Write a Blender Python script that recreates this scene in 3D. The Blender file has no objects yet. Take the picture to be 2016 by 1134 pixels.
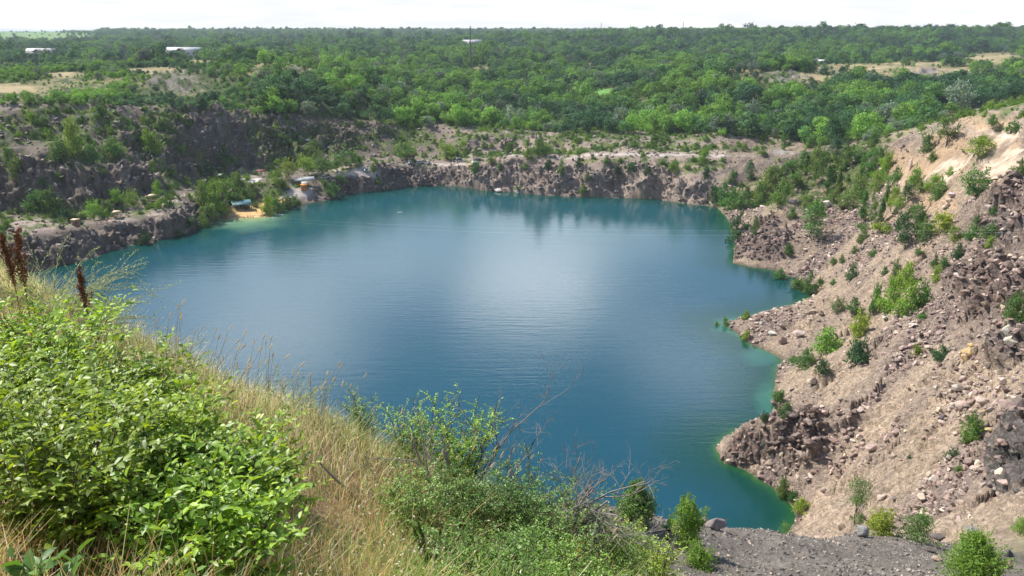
import bpy, bmesh, math, random
import numpy as np
from mathutils import Vector, Matrix
R = math.radians
SC = bpy.context.scene
COL = SC.collection
PI = math.pi
# ------------------------------------------------------------------ camera, sky, sun, exposure
CAMZ = 80.0
PITCH = R(18.1)
FPX = 1552.0                       # focal length in photograph pixels (2016 wide)
cam_d = bpy.data.cameras.new('camera'); cam = bpy.data.objects.new('camera', cam_d); COL.objects.link(cam)
cam.location = (0, 0, CAMZ); cam.rotation_euler = (R(90) - PITCH, 0, 0)
cam_d.sensor_width = 36.0; cam_d.lens = 36.0 * FPX / 2016.0
cam_d.clip_start = 0.1; cam_d.clip_end = 30000
SC.camera = cam
SC.view_settings.view_transform = 'Standard'; SC.view_settings.look = 'None'
SC.view_settings.exposure = 0.36; SC.view_settings.gamma = 1.0
SUN_EL = R(51); SUN_DIR = Vector((-0.86, 0.46, 0)).normalized()        # horizontal direction towards the sun
sun_vec = Vector((SUN_DIR.x * math.cos(SUN_EL), SUN_DIR.y * math.cos(SUN_EL), math.sin(SUN_EL)))
sd_ = bpy.data.lights.new('sun', 'SUN'); sd_.energy = 5.0; sd_.angle = R(0.5); sd_.color = (1.0, 0.95, 0.86)
so_ = bpy.data.objects.new('sun', sd_); COL.objects.link(so_)
so_.rotation_euler = (-sun_vec).to_track_quat('-Z', 'Y').to_euler()

W = bpy.data.worlds.new('World'); SC.world = W; W.use_nodes = True
nt = W.node_tree; nt.nodes.clear()
def wn(t, **k):
    n = nt.nodes.new(t)
    for a, b in k.items(): setattr(n, a, b)
    return n
def link(a, b): nt.links.new(a, b)
sky = wn('ShaderNodeTexSky', sky_type='NISHITA', sun_disc=False)
sky.sun_elevation = SUN_EL
sky.sun_rotation = math.atan2(SUN_DIR.x, SUN_DIR.y)
sky.altitude = 80; sky.air_density = 1.0; sky.dust_density = 1.0; sky.ozone_density = 1.0
bg1 = wn('ShaderNodeBackground'); bg1.inputs['Strength'].default_value = 0.14
link(sky.outputs[0], bg1.inputs['Color'])
bg2 = wn('ShaderNodeBackground'); bg2.inputs['Color'].default_value = (0.95, 0.98, 1.0, 1); bg2.inputs['Strength'].default_value = 3.0
tc = wn('ShaderNodeTexCoord'); sep = wn('ShaderNodeSeparateXYZ'); link(tc.outputs['Generated'], sep.inputs[0])
def wmath(op, a, b=None, clamp=False):
    n = wn('ShaderNodeMath', operation=op, use_clamp=clamp)
    for i, v in enumerate((a, b)):
        if v is None: continue
        if isinstance(v, (int, float)): n.inputs[i].default_value = v
        else: link(v, n.inputs[i])
    return n.outputs[0]
def wmap(v, a, b, c=0.0, d=1.0):
    n = wn('ShaderNodeMapRange', interpolation_type='SMOOTHSTEP'); link(v, n.inputs[0])
    for i, q in zip((1, 2, 3, 4), (a, b, c, d)): n.inputs[i].default_value = q
    return n.outputs[0]
hz = wmap(sep.outputs['Z'], 0.04, 0.14, 1.0, 0.0)                     # white haze along the horizon
# cumulus patches
mp = wn('ShaderNodeMapping'); mp.inputs['Scale'].default_value = (1, 1, 2.2); link(tc.outputs['Generated'], mp.inputs[0])
nz = wn('ShaderNodeTexNoise'); nz.inputs['Scale'].default_value = 3.2; nz.inputs['Detail'].default_value = 6; nz.inputs['Roughness'].default_value = 0.55
link(mp.outputs[0], nz.inputs['Vector'])
nf = nz.outputs[0]
def blob(az, el, wa, we, s=1.0):
    """a cloud standing at azimuth az (from +Y to +X), elevation el, half widths in degrees"""
    v = (math.sin(R(az)) * math.cos(R(el)), math.cos(R(az)) * math.cos(R(el)), math.sin(R(el)))
    sub = wn('ShaderNodeVectorMath', operation='SUBTRACT'); link(tc.outputs['Generated'], sub.inputs[0]); sub.inputs[1].default_value = v
    m = wn('ShaderNodeMapping'); m.vector_type = 'POINT'
    m.inputs['Scale'].default_value = (1 / math.radians(wa), 1 / math.radians(wa), 1 / math.radians(we)); link(sub.outputs[0], m.inputs[0])
    ln = wn('ShaderNodeVectorMath', operation='LENGTH'); link(m.outputs[0], ln.inputs[0])
    d = wmath('ADD', ln.outputs['Value'], wmath('MULTIPLY', wmath('SUBTRACT', nf, 0.5), -1.2))
    return wmath('MULTIPLY', wmap(d, 0.35, 1.15, 1.0, 0.0), s)
cl = wmap(nf, 0.62, 0.76, 0.0, 0.35)
for b in [(2, 18.8, 8, 3.4, .95), (-19, 22.0, 8, 2.8, .8), (6, 14.0, 10, 2.2, .35), (-14, 17.0, 14, 2.6, .42), (10, 21.5, 5, 2.0, .5), (14, 23, 6, 3.5, .5)]:
    cl = wmath('MAXIMUM', cl, blob(*b))
cl = wmath('MAXIMUM', cl, wmath('MULTIPLY', wmap(sep.outputs['Z'], 0.22, 0.5, 1.0, 0.0), wmap(nf, .35, .65, .0, .10)))
cov = wmath('MAXIMUM', cl, 0.0, True)
mx = wn('ShaderNodeMixShader'); link(cov, mx.inputs[0]); link(bg1.outputs[0], mx.inputs[1]); link(bg2.outputs[0], mx.inputs[2])
bg3 = wn('ShaderNodeBackground'); bg3.inputs['Color'].default_value = (0.93, 0.955, 1.0, 1)
n3 = wn('ShaderNodeTexNoise'); n3.inputs['Scale'].default_value = 9; n3.inputs['Detail'].default_value = 5; m3 = wn('ShaderNodeMapping'); m3.inputs['Scale'].default_value = (1, 1, 9); link(tc.outputs['Generated'], m3.inputs[0]); link(m3.outputs[0], n3.inputs['Vector'])
link(wmap(n3.outputs[0], .35, .65, .80, .92), bg3.inputs['Strength'])
my = wn('ShaderNodeMixShader'); link(hz, my.inputs[0]); link(mx.outputs[0], my.inputs[1]); link(bg3.outputs[0], my.inputs[2])
wo = wn('ShaderNodeOutputWorld'); link(my.outputs[0], wo.inputs[0])

# ------------------------------------------------------------------ numpy noise
def _h(ix, iy, s):
    n = (ix.astype(np.int64) * 374761393 + iy.astype(np.int64) * 668265263 + s * 1442695040) & 0xffffffff
    n = ((n ^ (n >> 13)) * 1274126177) & 0xffffffff
    n = n ^ (n >> 16)
    return (n & 0xffffff) / float(0x1000000)
def vnoise(x, y, s=0):
    ix = np.floor(x); iy = np.floor(y); fx = x - ix; fy = y - iy
    u = fx * fx * fx * (fx * (fx * 6 - 15) + 10); v = fy * fy * fy * (fy * (fy * 6 - 15) + 10)
    a = _h(ix, iy, s); b = _h(ix + 1, iy, s); c = _h(ix, iy + 1, s); d = _h(ix + 1, iy + 1, s)
    return ((a * (1 - u) + b * u) * (1 - v) + (c * (1 - u) + d * u) * v) * 2 - 1
def fbm(x, y, s=0, o=4, g=0.5):
    t = 0; a = 1.0; n = 0
    for k in range(o):
        cs, sn = math.cos(k * 1.3), math.sin(k * 1.3)
        t = t + a * vnoise((x * cs - y * sn) * 2 ** k, (x * sn + y * cs) * 2 ** k, s + k * 17); n += a; a *= g
    return t / n
def blocks3(P, size, s=0, tilt=.9):
    """angular block relief in space, for rock faces"""
    Q = P / size; I = np.floor(Q).astype(np.int64); best = np.full(len(P), 9e9); h = np.zeros(len(P))
    for dx in (-1, 0, 1):
        for dy in (-1, 0, 1):
            for dz in (-1, 0, 1):
                cx, cy, cz = I[:, 0] + dx, I[:, 1] + dy, I[:, 2] + dz
                n = (cx * 374761393 + cy * 668265263 + cz * 1103515245 + s * 1442695) & 0xffffffff
                n = ((n ^ (n >> 13)) * 1274126177) & 0xffffffff; n = n ^ (n >> 16)
                m = (n * 2654435761) & 0xffffffff; m = m ^ (m >> 15)
                ex = Q[:, 0] - cx - (.1 + .8 * (n & 1023) / 1023.); ey = Q[:, 1] - cy - (.1 + .8 * ((n >> 10) & 1023) / 1023.); ez = Q[:, 2] - cz - (.1 + .8 * ((n >> 20) & 1023) / 1023.)
                d = ex * ex + ey * ey + ez * ez; k = d < best
                hh = ((m & 255) / 127.5 - 1) + tilt * 2 * ((((m >> 8) & 255) / 127.5 - 1) * ex + (((m >> 16) & 255) / 127.5 - 1) * ey + (((m >> 24) & 255) / 127.5 - 1) * ez)
                h = np.where(k, hh, h); best = np.where(k, d, best)
    return h
def blocks(x, y, s=0, tilt=0.6):
    """angular broken-rock relief: each Worley cell is a tilted facet; returns height, edge distance"""
    ix = np.floor(x); iy = np.floor(y)
    best = np.full(x.shape, 9e9); b2 = np.full(x.shape, 9e9); h = np.zeros(x.shape)
    for dx in (-1, 0, 1):
        for dy in (-1, 0, 1):
            cx = ix + dx; cy = iy + dy
            px = cx + 0.1 + 0.8 * _h(cx, cy, s); py = cy + 0.1 + 0.8 * _h(cx, cy, s + 5)
            ex = x - px; ey = y - py; d = ex * ex + ey * ey
            hh = _h(cx, cy, s + 9) * 2 - 1 + tilt * ((_h(cx, cy, s + 11) * 2 - 1) * ex + (_h(cx, cy, s + 13) * 2 - 1) * ey) * 2
            m = d < best
            b2 = np.where(m, best, np.minimum(b2, d)); h = np.where(m, hh, h); best = np.where(m, d, best)
    return h, np.sqrt(b2) - np.sqrt(best)
def sstep(x, a, b):
    t = np.clip((x - a) / (b - a), 0, 1); return t * t * (3 - 2 * t)

# ------------------------------------------------------------------ camera rays
SP, CP = math.sin(PITCH), math.cos(PITCH)
def ray(px, py):
    u = (px - 1008) / FPX; v = (567 - py) / FPX
    return u, CP + v * SP, -SP + v * CP
def PZ(px, py, z):
    dx, dy, dz = ray(px, py); t = (z - CAMZ) / dz; return (dx * t, dy * t, z)
def PY(px, py, y, dz_=0.0):
    dx, dy, dz = ray(px, py); t = y / dy; return (dx * t, y, CAMZ + dz * t + dz_)

# ------------------------------------------------------------------ shoreline (photo pixels on the water plane)
SH = [(150, 517), (190, 505), (215, 495), (240, 491), (262, 484), (290, 480), (330, 470), (370, 460), (400, 446), (430, 433), (447, 429), (480, 429), (512, 428),
      (535, 421), (560, 413), (590, 404), (622, 398), (650, 394), (664, 388), (690, 381), (730, 378), (762, 374), (800, 369), (850, 366), (900, 367),
      (950, 374), (985, 378), (1005, 377), (1030, 381), (1080, 385), (1130, 387), (1180, 388), (1230, 390), (1290, 392), (1340, 400), (1380, 404), (1412, 408),
      (1428, 425), (1440, 445), (1450, 468), (1447, 490), (1442, 518), (1480, 526), (1520, 531), (1560, 546), (1592, 561), (1608, 578),
      (1590, 590), (1550, 603), (1500, 617), (1462, 627), (1432, 633), (1432, 643), (1460, 663), (1480, 679), (1512, 692), (1537, 706), (1540, 714),
      (1530, 727), (1526, 750), (1522, 780), (1530, 803), (1540, 822)]
shore = [PZ(a, b, 0)[:2] for a, b in SH]
TIPS = [(1500, 840), (1450, 850), (1425, 866), (1412, 884), (1422, 905), (1440, 915), (1470, 927), (1500, 947), (1530, 966), (1550, 985), (1561, 1000), (1566, 1015), (1557, 1040), (1548, 1052)]
tips = [PZ(a, b, 0)[:2] for a, b in TIPS]
shore += tips
shore += [(44, 104), (30, 96), (0, 90), (-50, 88), (-95, 100), (-125, 130), (-150, 180), (-170, 235), (-172, 262)]
shore = np.array(shore)
def signed_dist(x, y):
    """distance to the shoreline, positive on land"""
    sh = x.shape; x = x.ravel(); y = y.ravel(); n = len(shore)
    best = np.full(x.shape, 1e18); ins = np.zeros(x.shape, bool)
    for i in range(n):
        ax, ay = shore[i]; bx, by = shore[(i + 1) % n]
        ex, ey = bx - ax, by - ay
        t = np.clip(((x - ax) * ex + (y - ay) * ey) / (ex * ex + ey * ey), 0, 1)
        d = (x - ax - t * ex) ** 2 + (y - ay - t * ey) ** 2
        np.minimum(best, d, out=best)
        c = ((ay > y) != (by > y)) & (x < (bx - ax) * (y - ay) / ((by - ay) if by != ay else 1e-9) + ax)
        ins ^= c
    return (np.sqrt(best) * np.where(ins, -1, 1)).reshape(sh)

# ------------------------------------------------------------------ terrain control points
CPT = [(x, y, 0.0) for x, y in shore]
# left bench, its drop to the water and the beach
for p in [(250, 433, 8), (215, 440, 8), (150, 455, 8.5), (100, 452, 9), (180, 436, 9), (60, 470, 9), (300, 405, 10), (350, 385, 11), (380, 372, 11), (330, 425, 8), (380, 420, 6),
          (430, 372, 11), (470, 352, 10), (520, 352, 9), (395, 410, 6), (440, 395, 5.5), (490, 414, .9), (470, 424, .4), (505, 398, 1.6), (540, 388, 2.8), (570, 378, 4.5), (600, 372, 5.5), (600, 357, 7), (650, 352, 8),
          (622, 380, 3.0), (660, 372, 5.0), (690, 345, 8), (740, 331, 11),
          # far bench rim
          (705, 346, 8), (760, 328, 11), (810, 322, 10.5), (870, 322, 10), (900, 325, 10), (950, 328, 11.5), (1000, 320, 14), (1070, 318, 15), (1150, 315, 16), (1230, 312, 17), (1300, 310, 18), (1412, 308, 18), (1480, 305, 19),
          (1530, 303, 20), (1480, 345, 12), (1450, 380, 6), (1520, 340, 15),
          # half-way up the far face (steep foot, gentler top)
          (1000, 352, 7.5), (1090, 350, 8.5), (1180, 352, 9), (1270, 352, 10), (1350, 356, 10)]:
    CPT.append(PZ(*p))
for p in [  # left wall: foot and rim
          (0, 398, 322), (60, 398, 322), (120, 400, 322), (200, 395, 328), (280, 385, 345), (350, 352, 380), (430, 340, 402), (500, 332, 416), (580, 325, 430), (650, 312, 445), (720, 305, 455), (800, 300, 463), (900, 309, 455),
          (1000, 300, 455), (1100, 298, 448), (1200, 295, 442), (1300, 293, 435), (1400, 296, 425), (1500, 295, 428),
          (0, 214, 366), (80, 214, 372), (150, 220, 378), (220, 222, 384), (300, 222, 398), (360, 218, 414), (420, 222, 426), (500, 236, 444), (560, 238, 454), (600, 241, 460), (650, 241, 470), (700, 239, 478), (750, 250, 482),
          (800, 262, 486), (880, 268, 480), (950, 263, 468), (1000, 263, 469), (1100, 266, 463), (1200, 266, 456), (1300, 266, 449), (1400, 268, 442), (1500, 276, 440),
          # ledges in the left wall
          (60, 262, 356), (60, 325, 330), (150, 262, 362), (190, 340, 331), (230, 262, 372), (300, 330, 360), (330, 272, 385), (400, 285, 404), (440, 300, 408), (520, 285, 432), (620, 275, 455), (720, 275, 470),
          # left hills
          (0, 195, 420), (100, 178, 465), (0, 160, 500), (100, 152, 520), (160, 148, 530), (240, 150, 500), (340, 146, 515), (340, 200, 440), (260, 185, 450), (430, 170, 500), (500, 140, 560), (560, 133, 570), (640, 150, 560),
          (700, 175, 520), (600, 185, 480), (0, 135, 640), (200, 130, 700), (400, 122, 720), (600, 128, 700),
          # right hill and its dry plateau
          (1400, 150, 640), (1440, 134, 665), (1540, 132, 660), (1620, 156, 620), (1500, 168, 600), (1400, 178, 580), (1600, 205, 540), (1600, 131, 790), (1700, 133, 770), (1800, 134, 750), (1900, 137, 730), (1860, 160, 640), (1760, 160, 660), (1990, 130, 720),
          (1990, 112, 900), (1920, 118, 880), (1800, 122, 950), (1960, 160, 610), (1900, 190, 520), (1700, 180, 600), (1800, 205, 500), (1700, 225, 480)]:
    CPT.append(PY(*p))
for p in [  # wooded floor beyond the far wall: tree tops given, ground 6 m lower
          (1000, 240, 490), (850, 225, 500), (1150, 235, 495), (1300, 240, 480), (1450, 245, 470), (700, 205, 500), (850, 190, 590), (1000, 190, 590), (1200, 200, 570), (1350, 205, 540),
          (700, 145, 740), (850, 150, 730), (1000, 145, 750), (1200, 150, 740), (1350, 140, 780), (300, 118, 800), (0, 120, 800), (600, 112, 950), (1000, 112, 1000), (1400, 110, 1000), (1800, 108, 1050), (2000, 100, 1100),
          (0, 98, 1300), (400, 96, 1300), (900, 92, 1400), (1300, 90, 1400), (1700, 80, 1400), (2000, 84, 1400), (0, 86, 2000), (450, 80, 2000), (900, 76, 2200), (1400, 68, 2000), (1250, 64, 1700), (1540, 60, 1700), (1750, 62, 1600), (1850, 60, 1550), (1990, 64, 1600), (1560, 62, 2300), (1900, 64, 2300)]:
    CPT.append(PY(*p, dz_=-6.0))
for x_, y_, z_ in [(-3500, 4500, 72), (-1200, 4500, 72), (600, 4500, 72), (2500, 4000, 74), (-6000, 8000, 70), (0, 9000, 70), (6000, 8000, 74), (-3000, 1500, 60), (2500, 1200, 66),
                   (-2500, 0, 66), (2500, 0, 66), (0, -3000, 66), (-900, 200, 60), (800, 200, 62), (-400, 100, 62), (400, 100, 64), (-320, 250, 55), (-260, 180, 62), (0, -400, 72), (-260, 60, 74), (200, 0, 72),
                   (-1600, 2600, 62), (300, 2800, 62), (1900, 2400, 78)]:
    CPT.append((x_, y_, z_))
# right slope
for p in [(2000, 224, 260), (1950, 238, 268), (1880, 250, 285), (1830, 265, 300), (1750, 290, 330), (1690, 292, 362), (1600, 300, 400), (1640, 330, 372), (1700, 340, 335), (2060, 200, 280)]:
    CPT.append(PY(*p))
for p in [(1580, 372, 19), (1545, 395, 15), (1520, 420, 11.5), (1490, 450, 6.5), (1655, 395, 10), (1615, 410, 11), (1650, 480, 10), (1600, 450, 9), (1560, 500, 5), (1700, 440, 12.5), (1720, 400, 16), (1750, 520, 19), (1680, 540, 12), (1620, 540, 4), (1850, 480, 27), (1780, 450, 20), (1800, 400, 27), (1870, 380, 33), (1960, 450, 35), (1940, 380, 42),
          (2010, 330, 48), (1930, 300, 46), (1850, 330, 36), (1950, 262, 52), (1900, 560, 28), (1820, 560, 23), (1890, 620, 24.5), (2010, 620, 29), (1950, 640, 26), (2010, 520, 37), (1960, 520, 34), (1700, 650, 10), (1800, 640, 20), (1740, 590, 16), (1600, 700, 5), (1600, 640, 4.5), (1520, 640, 2), (1640, 600, 5), (1700, 760, 12),
          (1650, 800, 8), (1580, 760, 4), (1430, 868, 3.5), (1480, 838, 6.5), (1560, 820, 9), (1640, 850, 9.5), (1480, 900, 2.5), (1560, 900, 5), (1540, 940, 2), (1640, 900, 7), (1700, 950, 8), (1600, 980, 3), (1650, 1030, 6), (1800, 850, 16), (1800, 740, 20), (1740, 850, 13),
          (1900, 740, 24), (1980, 700, 29), (1900, 850, 21), (2010, 850, 28), (1800, 950, 15), (1880, 950, 21), (2010, 900, 31), (2010, 985, 33), (1750, 1040, 14), (1850, 1042, 22), (1930, 1000, 27), (2060, 760, 33), (2080, 960, 38), (2100, 500, 42), (2150, 350, 50)]:
    CPT.append(PZ(*p))
# the gravel ledge below the photographer, then the hillside under the camera
for p in [(1200, 992, 23.5), (1300, 1014, 24.5), (1400, 1036, 26), (1480, 1044, 28), (1550, 1056, 30), (1640, 1052, 34), (1700, 1056, 37), (1780, 1062, 40), (1860, 1070, 42), (1950, 1085, 42), (2030, 1095, 42),
          (1100, 1000, 22), (1200, 1134, 17), (1300, 1100, 20), (1600, 1134, 21), (2016, 1140, 25), (1450, 1100, 23), (1700, 1110, 27), (1900, 1120, 30), (2100, 1140, 34), (1400, 1250, 14), (1800, 1300, 15)]:
    CPT.append(PY(*p))
for p in [(-100, 500, 10), (0, 560, 9.0), (100, 600, 8.6), (200, 655, 8.2), (330, 715, 8), (480, 775, 7.6), (640, 830, 7.4), (760, 900, 7.2), (900, 950, 7.2), (1000, 1000, 7.2), (1100, 1050, 7.0), (1180, 1134, 6.2),
          (1000, 1134, 5.4), (800, 1134, 4.4), (500, 1134, 3.6), (300, 1134, 3.1), (100, 1134, 3.0), (0, 1134, 3.0), (0, 850, 4.8), (300, 900, 5), (600, 980, 5.2), (850, 1050, 5.8)]:
    CPT.append(PY(*p))
CPT += [(0, 0, 78.45), (1.5, 0, 78.2), (-1.5, 0, 78.6), (0, 1.2, 78.3), (3, 3, 75.6), (5, 5, 73), (-6, 3, 78.4), (-12, 6, 78), (-14, 12, 74), (3, -3, 77.6), (8, 0, 73), (8, 6, 70), (-8, 13, 71), (-4, 12, 70), (0, 11, 69.5), (3, 12, 68), (-10, 20, 66), (-4, 20, 62), (2, 17, 66),
        (-25, 25, 66), (-20, 50, 42), (-70, 40, 62), (-70, 70, 30), (0, 45, 42), (0, 65, 22), (15, 60, 28), (25, 70, 20), (30, 50, 40), (12, 35, 52), (-6, 32, 52), (35, 85, 8), (40, 70, 28), (50, 45, 48), (60, 30, 58), (-110, 75, 50), (-140, 110, 42), (-190, 180, 45), (-210, 250, 40), (-195, 270, 12)]
CPT = np.array(CPT, float)
_d = np.hypot(CPT[:, None, 0] - CPT[None, :, 0], CPT[:, None, 1] - CPT[None, :, 1])
keep = []
for i in range(len(CPT)):
    if all(_d[i, j] > 0.5 for j in keep): keep.append(i)
CPT = CPT[keep]
def _ker(r2): return np.sqrt(r2 + 1.0)
_r2 = (CPT[:, None, 0] - CPT[None, :, 0]) ** 2 + (CPT[:, None, 1] - CPT[None, :, 1]) ** 2
_A = _ker(_r2) / 100.0
_lam = np.full(len(CPT), 0.0); _lam += 0.002
_n = len(CPT)
_M = np.zeros((_n + 1, _n + 1)); _M[:_n, :_n] = -_A + np.diag(_lam); _M[:_n, _n] = 1; _M[_n, :_n] = 1
_W = np.linalg.solve(_M, np.append(CPT[:, 2], 0))
def rbf(x, y):
    sh = x.shape; x = x.ravel().astype(np.float32); y = y.ravel().astype(np.float32); out = np.full(x.shape, _W[-1], np.float32)
    cx = CPT[:, 0].astype(np.float32); cy = CPT[:, 1].astype(np.float32); w = (_W[:-1] / 100.0).astype(np.float32)
    for s in range(0, len(x), 20000):
        d = (x[s:s + 20000, None] - cx) ** 2 + (y[s:s + 20000, None] - cy) ** 2
        out[s:s + 20000] -= np.sqrt(d + 1.0) @ w
    return out.reshape(sh).astype(float)

# ------------------------------------------------------------------ terrain grid: rows get wider apart with distance, in proportion to the detail a walker there could see
az = np.concatenate([np.linspace(-180, -60, 25)[:-1], np.linspace(-60, -38, 30)[:-1], np.linspace(-38, 38, 860), np.linspace(38, 60, 30)[1:], np.linspace(60, 180, 25)[1:-1]])
def logs(a, b, q): return np.exp(np.arange(math.log(a), math.log(b), q))
rr = np.concatenate([logs(0.4, 18, 0.014), logs(18, 60, 0.0055), logs(60, 205, 0.0036), logs(205, 500, 0.0026), logs(500, 1500, 0.009), logs(1500, 9500, 0.03), [9500]])
AZ, RR = np.meshgrid(np.radians(az), rr)
GX = RR * np.sin(AZ); GY = RR * np.cos(AZ)
def up(sub_r, sub_a, fn):
    ri = np.unique(np.append(np.arange(0, len(rr), sub_r), len(rr) - 1)); ai = np.unique(np.append(np.arange(0, len(az), sub_a), len(az) - 1))
    v = fn(GX[np.ix_(ri, ai)], GY[np.ix_(ri, ai)])
    k = np.arange(len(rr)); j = np.clip(np.searchsorted(ri, k, 'right') - 1, 0, len(ri) - 2); f = ((k - ri[j]) / (ri[j + 1] - ri[j]))[:, None]
    v = v[j] * (1 - f) + v[j + 1] * f
    k = np.arange(len(az)); j = np.clip(np.searchsorted(ai, k, 'right') - 1, 0, len(ai) - 2); f = ((k - ai[j]) / (ai[j + 1] - ai[j]))[None, :]
    return v[:, j] * (1 - f) + v[:, j + 1] * f
BASE = up(3, 4, rbf)
SD = up(2, 2, signed_dist)
# pixel position of every grid point (used only to say WHERE in the place a kind of ground lies)
def to_px(x, y, z):
    zz = z - CAMZ; f = y * CP - zz * SP; f = np.where(f < 0.01, 0.01, f); u = x / f; v = (y * SP + zz * CP) / f
    return 1008 + FPX * u, 567 - FPX * v
PXg, PYg = to_px(GX, GY, BASE)
gy_, gx_ = np.gradient(BASE)
dr = np.gradient(rr)[:, None]; da = np.gradient(np.radians(az))[None, :] * RR
slope = np.hypot(gy_ / dr, gx_ / da)
BN = fbm(GX / 9, GY / 9, 77, 3) + .5 * fbm(GX / 2.5, GY / 2.5, 78, 2)
def blob_px(cx, cy, rx, ry, soft=0.5):
    d = np.hypot((PXg - cx) / rx, (PYg - cy) / ry) + BN * (.5 if soft < .35 else .4); return 1 - sstep(d, 1 - soft, 1 + soft * .4)
RIM = np.array([(-200, 205), (0, 206), (300, 210), (500, 228), (650, 234), (800, 252), (950, 250), (1100, 263), (1300, 264), (1500, 275), (1600, 292), (1700, 280), (1790, 255), (1860, 232), (1950, 205), (2016, 196), (2300, 190)], float)
far = np.maximum(sstep(RR, 470, 560), sstep(np.interp(PXg, RIM[:, 0], RIM[:, 1]) - PYg + 4 * fbm(GX / 10, GY / 10, 79, 3), 1, 7) * sstep(RR, 240, 300))
inpit = (1 - far) * sstep(RR, 55, 90)
rock = sstep(slope, 0.42, 0.72) * inpit * sstep(SD, -4, 1)
smooth_beach = np.maximum.reduce([blob_px(490, 412, 55, 26), blob_px(560, 385, 60, 20), blob_px(620, 365, 50, 12), blob_px(700, 340, 60, 14), blob_px(480, 352, 50, 14)])
rock *= 1 - smooth_beach
tan_face = np.maximum.reduce([blob_px(1968, 305, 46, 75, .3), blob_px(1860, 325, 50, 34, .4), blob_px(1795, 350, 30, 38, .4), blob_px(1745, 360, 18, 16, .4)])
outc = np.maximum.reduce([blob_px(1935, 575, 75, 50, .2), blob_px(1985, 700, 50, 38, .25), blob_px(1990, 920, 45, 60, .3), blob_px(1985, 480, 50, 25, .3), blob_px(1470, 885, 65, 45, .3), blob_px(1560, 870, 50, 40, .3), blob_px(1500, 480, 55, 45, .3), blob_px(1990, 395, 40, 30, .3)])
prom = blob_px(1490, 868, 75, 40, .4)
right = sstep(PXg, 1400, 1450) * sstep(PYg, 215, 330)
scree = right * (1 - outc)
rockm = np.clip(rock * (1 - 0.75 * scree) * (1 - .7 * tan_face) + outc * sstep(SD, 0, 2), 0, 1)
n25 = fbm(GX / 28, GY / 28, 3, 4)
H = BASE.copy()
H += n25 * (2.2 + 3.2 * (1 - sstep(PXg, 700, 1000)) * sstep(SD, 14, 30)) * inpit * sstep(SD, 1, 12) * (1 - .8 * smooth_beach) * (1 - .75 * right)
dg_ = (GX + 1.15 * BASE + 6 * fbm(GX / 20, GY / 20, 451, 2)) / 34; dg_ = dg_ - np.floor(dg_); ramp = np.where(dg_ < .78, dg_ / .78, (1 - dg_) / .22)
H += (ramp - .5) * 5.0 * (1 - sstep(PXg, 500, 800)) * inpit * sstep(SD, 16, 30) * sstep(slope, .25, .5)
# terraces in the faces
st = 5.5; q = (H + 2.2 * fbm(GX / 14, GY / 14, 21, 3)) / st; fr = q - np.floor(q)
terr = (np.floor(q) + sstep(fr, 0.30, 0.85)) * st - 2.2 * fbm(GX / 14, GY / 14, 21, 3)
tk = rockm * np.where(right > .5, .5, np.where(PXg < 700, .38, .22)); H = H * (1 - tk) + terr * tk
leftwall = (1 - sstep(PXg, 800, 1000)) * inpit
wx = GX + 1.5 * fbm(GX / 6, GY / 6, 31, 3); wy = GY + 1.5 * fbm(GX / 6, GY / 6, 37, 3)
edge_fade = 0.35 + 0.65 * sstep(SD, 0, 4)
scn = np.where(right > .5, 0.55, 1.0)
b1, e1 = blocks(wx / 11, wy / 9, 1, .9); H += b1 * .8 * rockm * (0.3 + leftwall) * edge_fade * scn
b3, e3 = blocks(wx / 1.9, wy / 1.7, 3, .9); H += b3 * 0.25 * rockm * edge_fade
b4, e4 = blocks(wx / 0.85, wy / 0.8, 4, .9); H += b4 * 0.12 * (rockm * edge_fade + .0)
H += outc * 3.2 * sstep(SD, 3, 12) + prom * 1.6 * sstep(SD, 1, 6)
# loose slopes: gullies, lumps and stones
mid = inpit * sstep(SD, 0, 2) * (1 - smooth_beach)
H += (1 - rockm) * mid * (fbm(GX / 7, GY / 7, 41, 4) * .55 + np.maximum(b3, 0) * .14 + np.maximum(b4, .2) * .10)
b5, e5 = blocks(GX / 0.42, GY / 0.42, 6, .8); H += right * (1 - rockm) * mid * np.maximum(b5, .1) * .09
ub, vb = GX * .80 + GY * .60, -GX * .60 + GY * .80
H += right * mid * (1 - tan_face * .5) * (fbm(ub / 26, vb / 7, 421, 4) * 2.0 + np.maximum(fbm(ub / 9, vb / 3, 423, 3), 0) * 1.2 + blocks(wx / 13, wy / 8, 425, .6)[0] * .9) * sstep(SD, 1, 10)
near = 1 - sstep(RR, 40, 70)
H += near * (fbm(GX / 1.5, GY / 1.5, 51, 4) * .10 * sstep(RR, 1, 6) + sstep(RR, 14, 18) * (np.maximum(blocks(GX / .22, GY / .22, 61, .8)[0], 0) * .05 + fbm(GX / 5, GY / 5, 55, 4) * .35))
H += far * (fbm(GX / 60, GY / 60, 71, 4) * 3.0 + fbm(GX / 12, GY / 12, 73, 3) * .6) * (1 - sstep(RR, 1500, 3000))
knoll = np.maximum.reduce([blob_px(1540, 152, 45, 16, .4), blob_px(340, 160, 60, 26, .5), blob_px(1830, 150, 60, 18, .5), blob_px(555, 137, 45, 10, .5)]) * far
kb, _ = blocks(GX / 9, GY / 9, 81, .9); kb2, _ = blocks(GX / 3.5, GY / 3.5, 83, .9); H += knoll * (kb * 1.6 + kb2 * .8)
# keep land above and lake bed below the water
H = np.where(SD > 0, np.maximum(H, 0.12 + 0.35 * np.minimum(SD, 6) * (1 - smooth_beach) + .04 * np.minimum(SD, 100)), -np.minimum(14, np.abs(SD) * (.55 - .42 * smooth_beach)) - .05)
H = np.where(np.abs(SD) < 1.2, H + rockm * b4 * .3, H)

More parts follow.
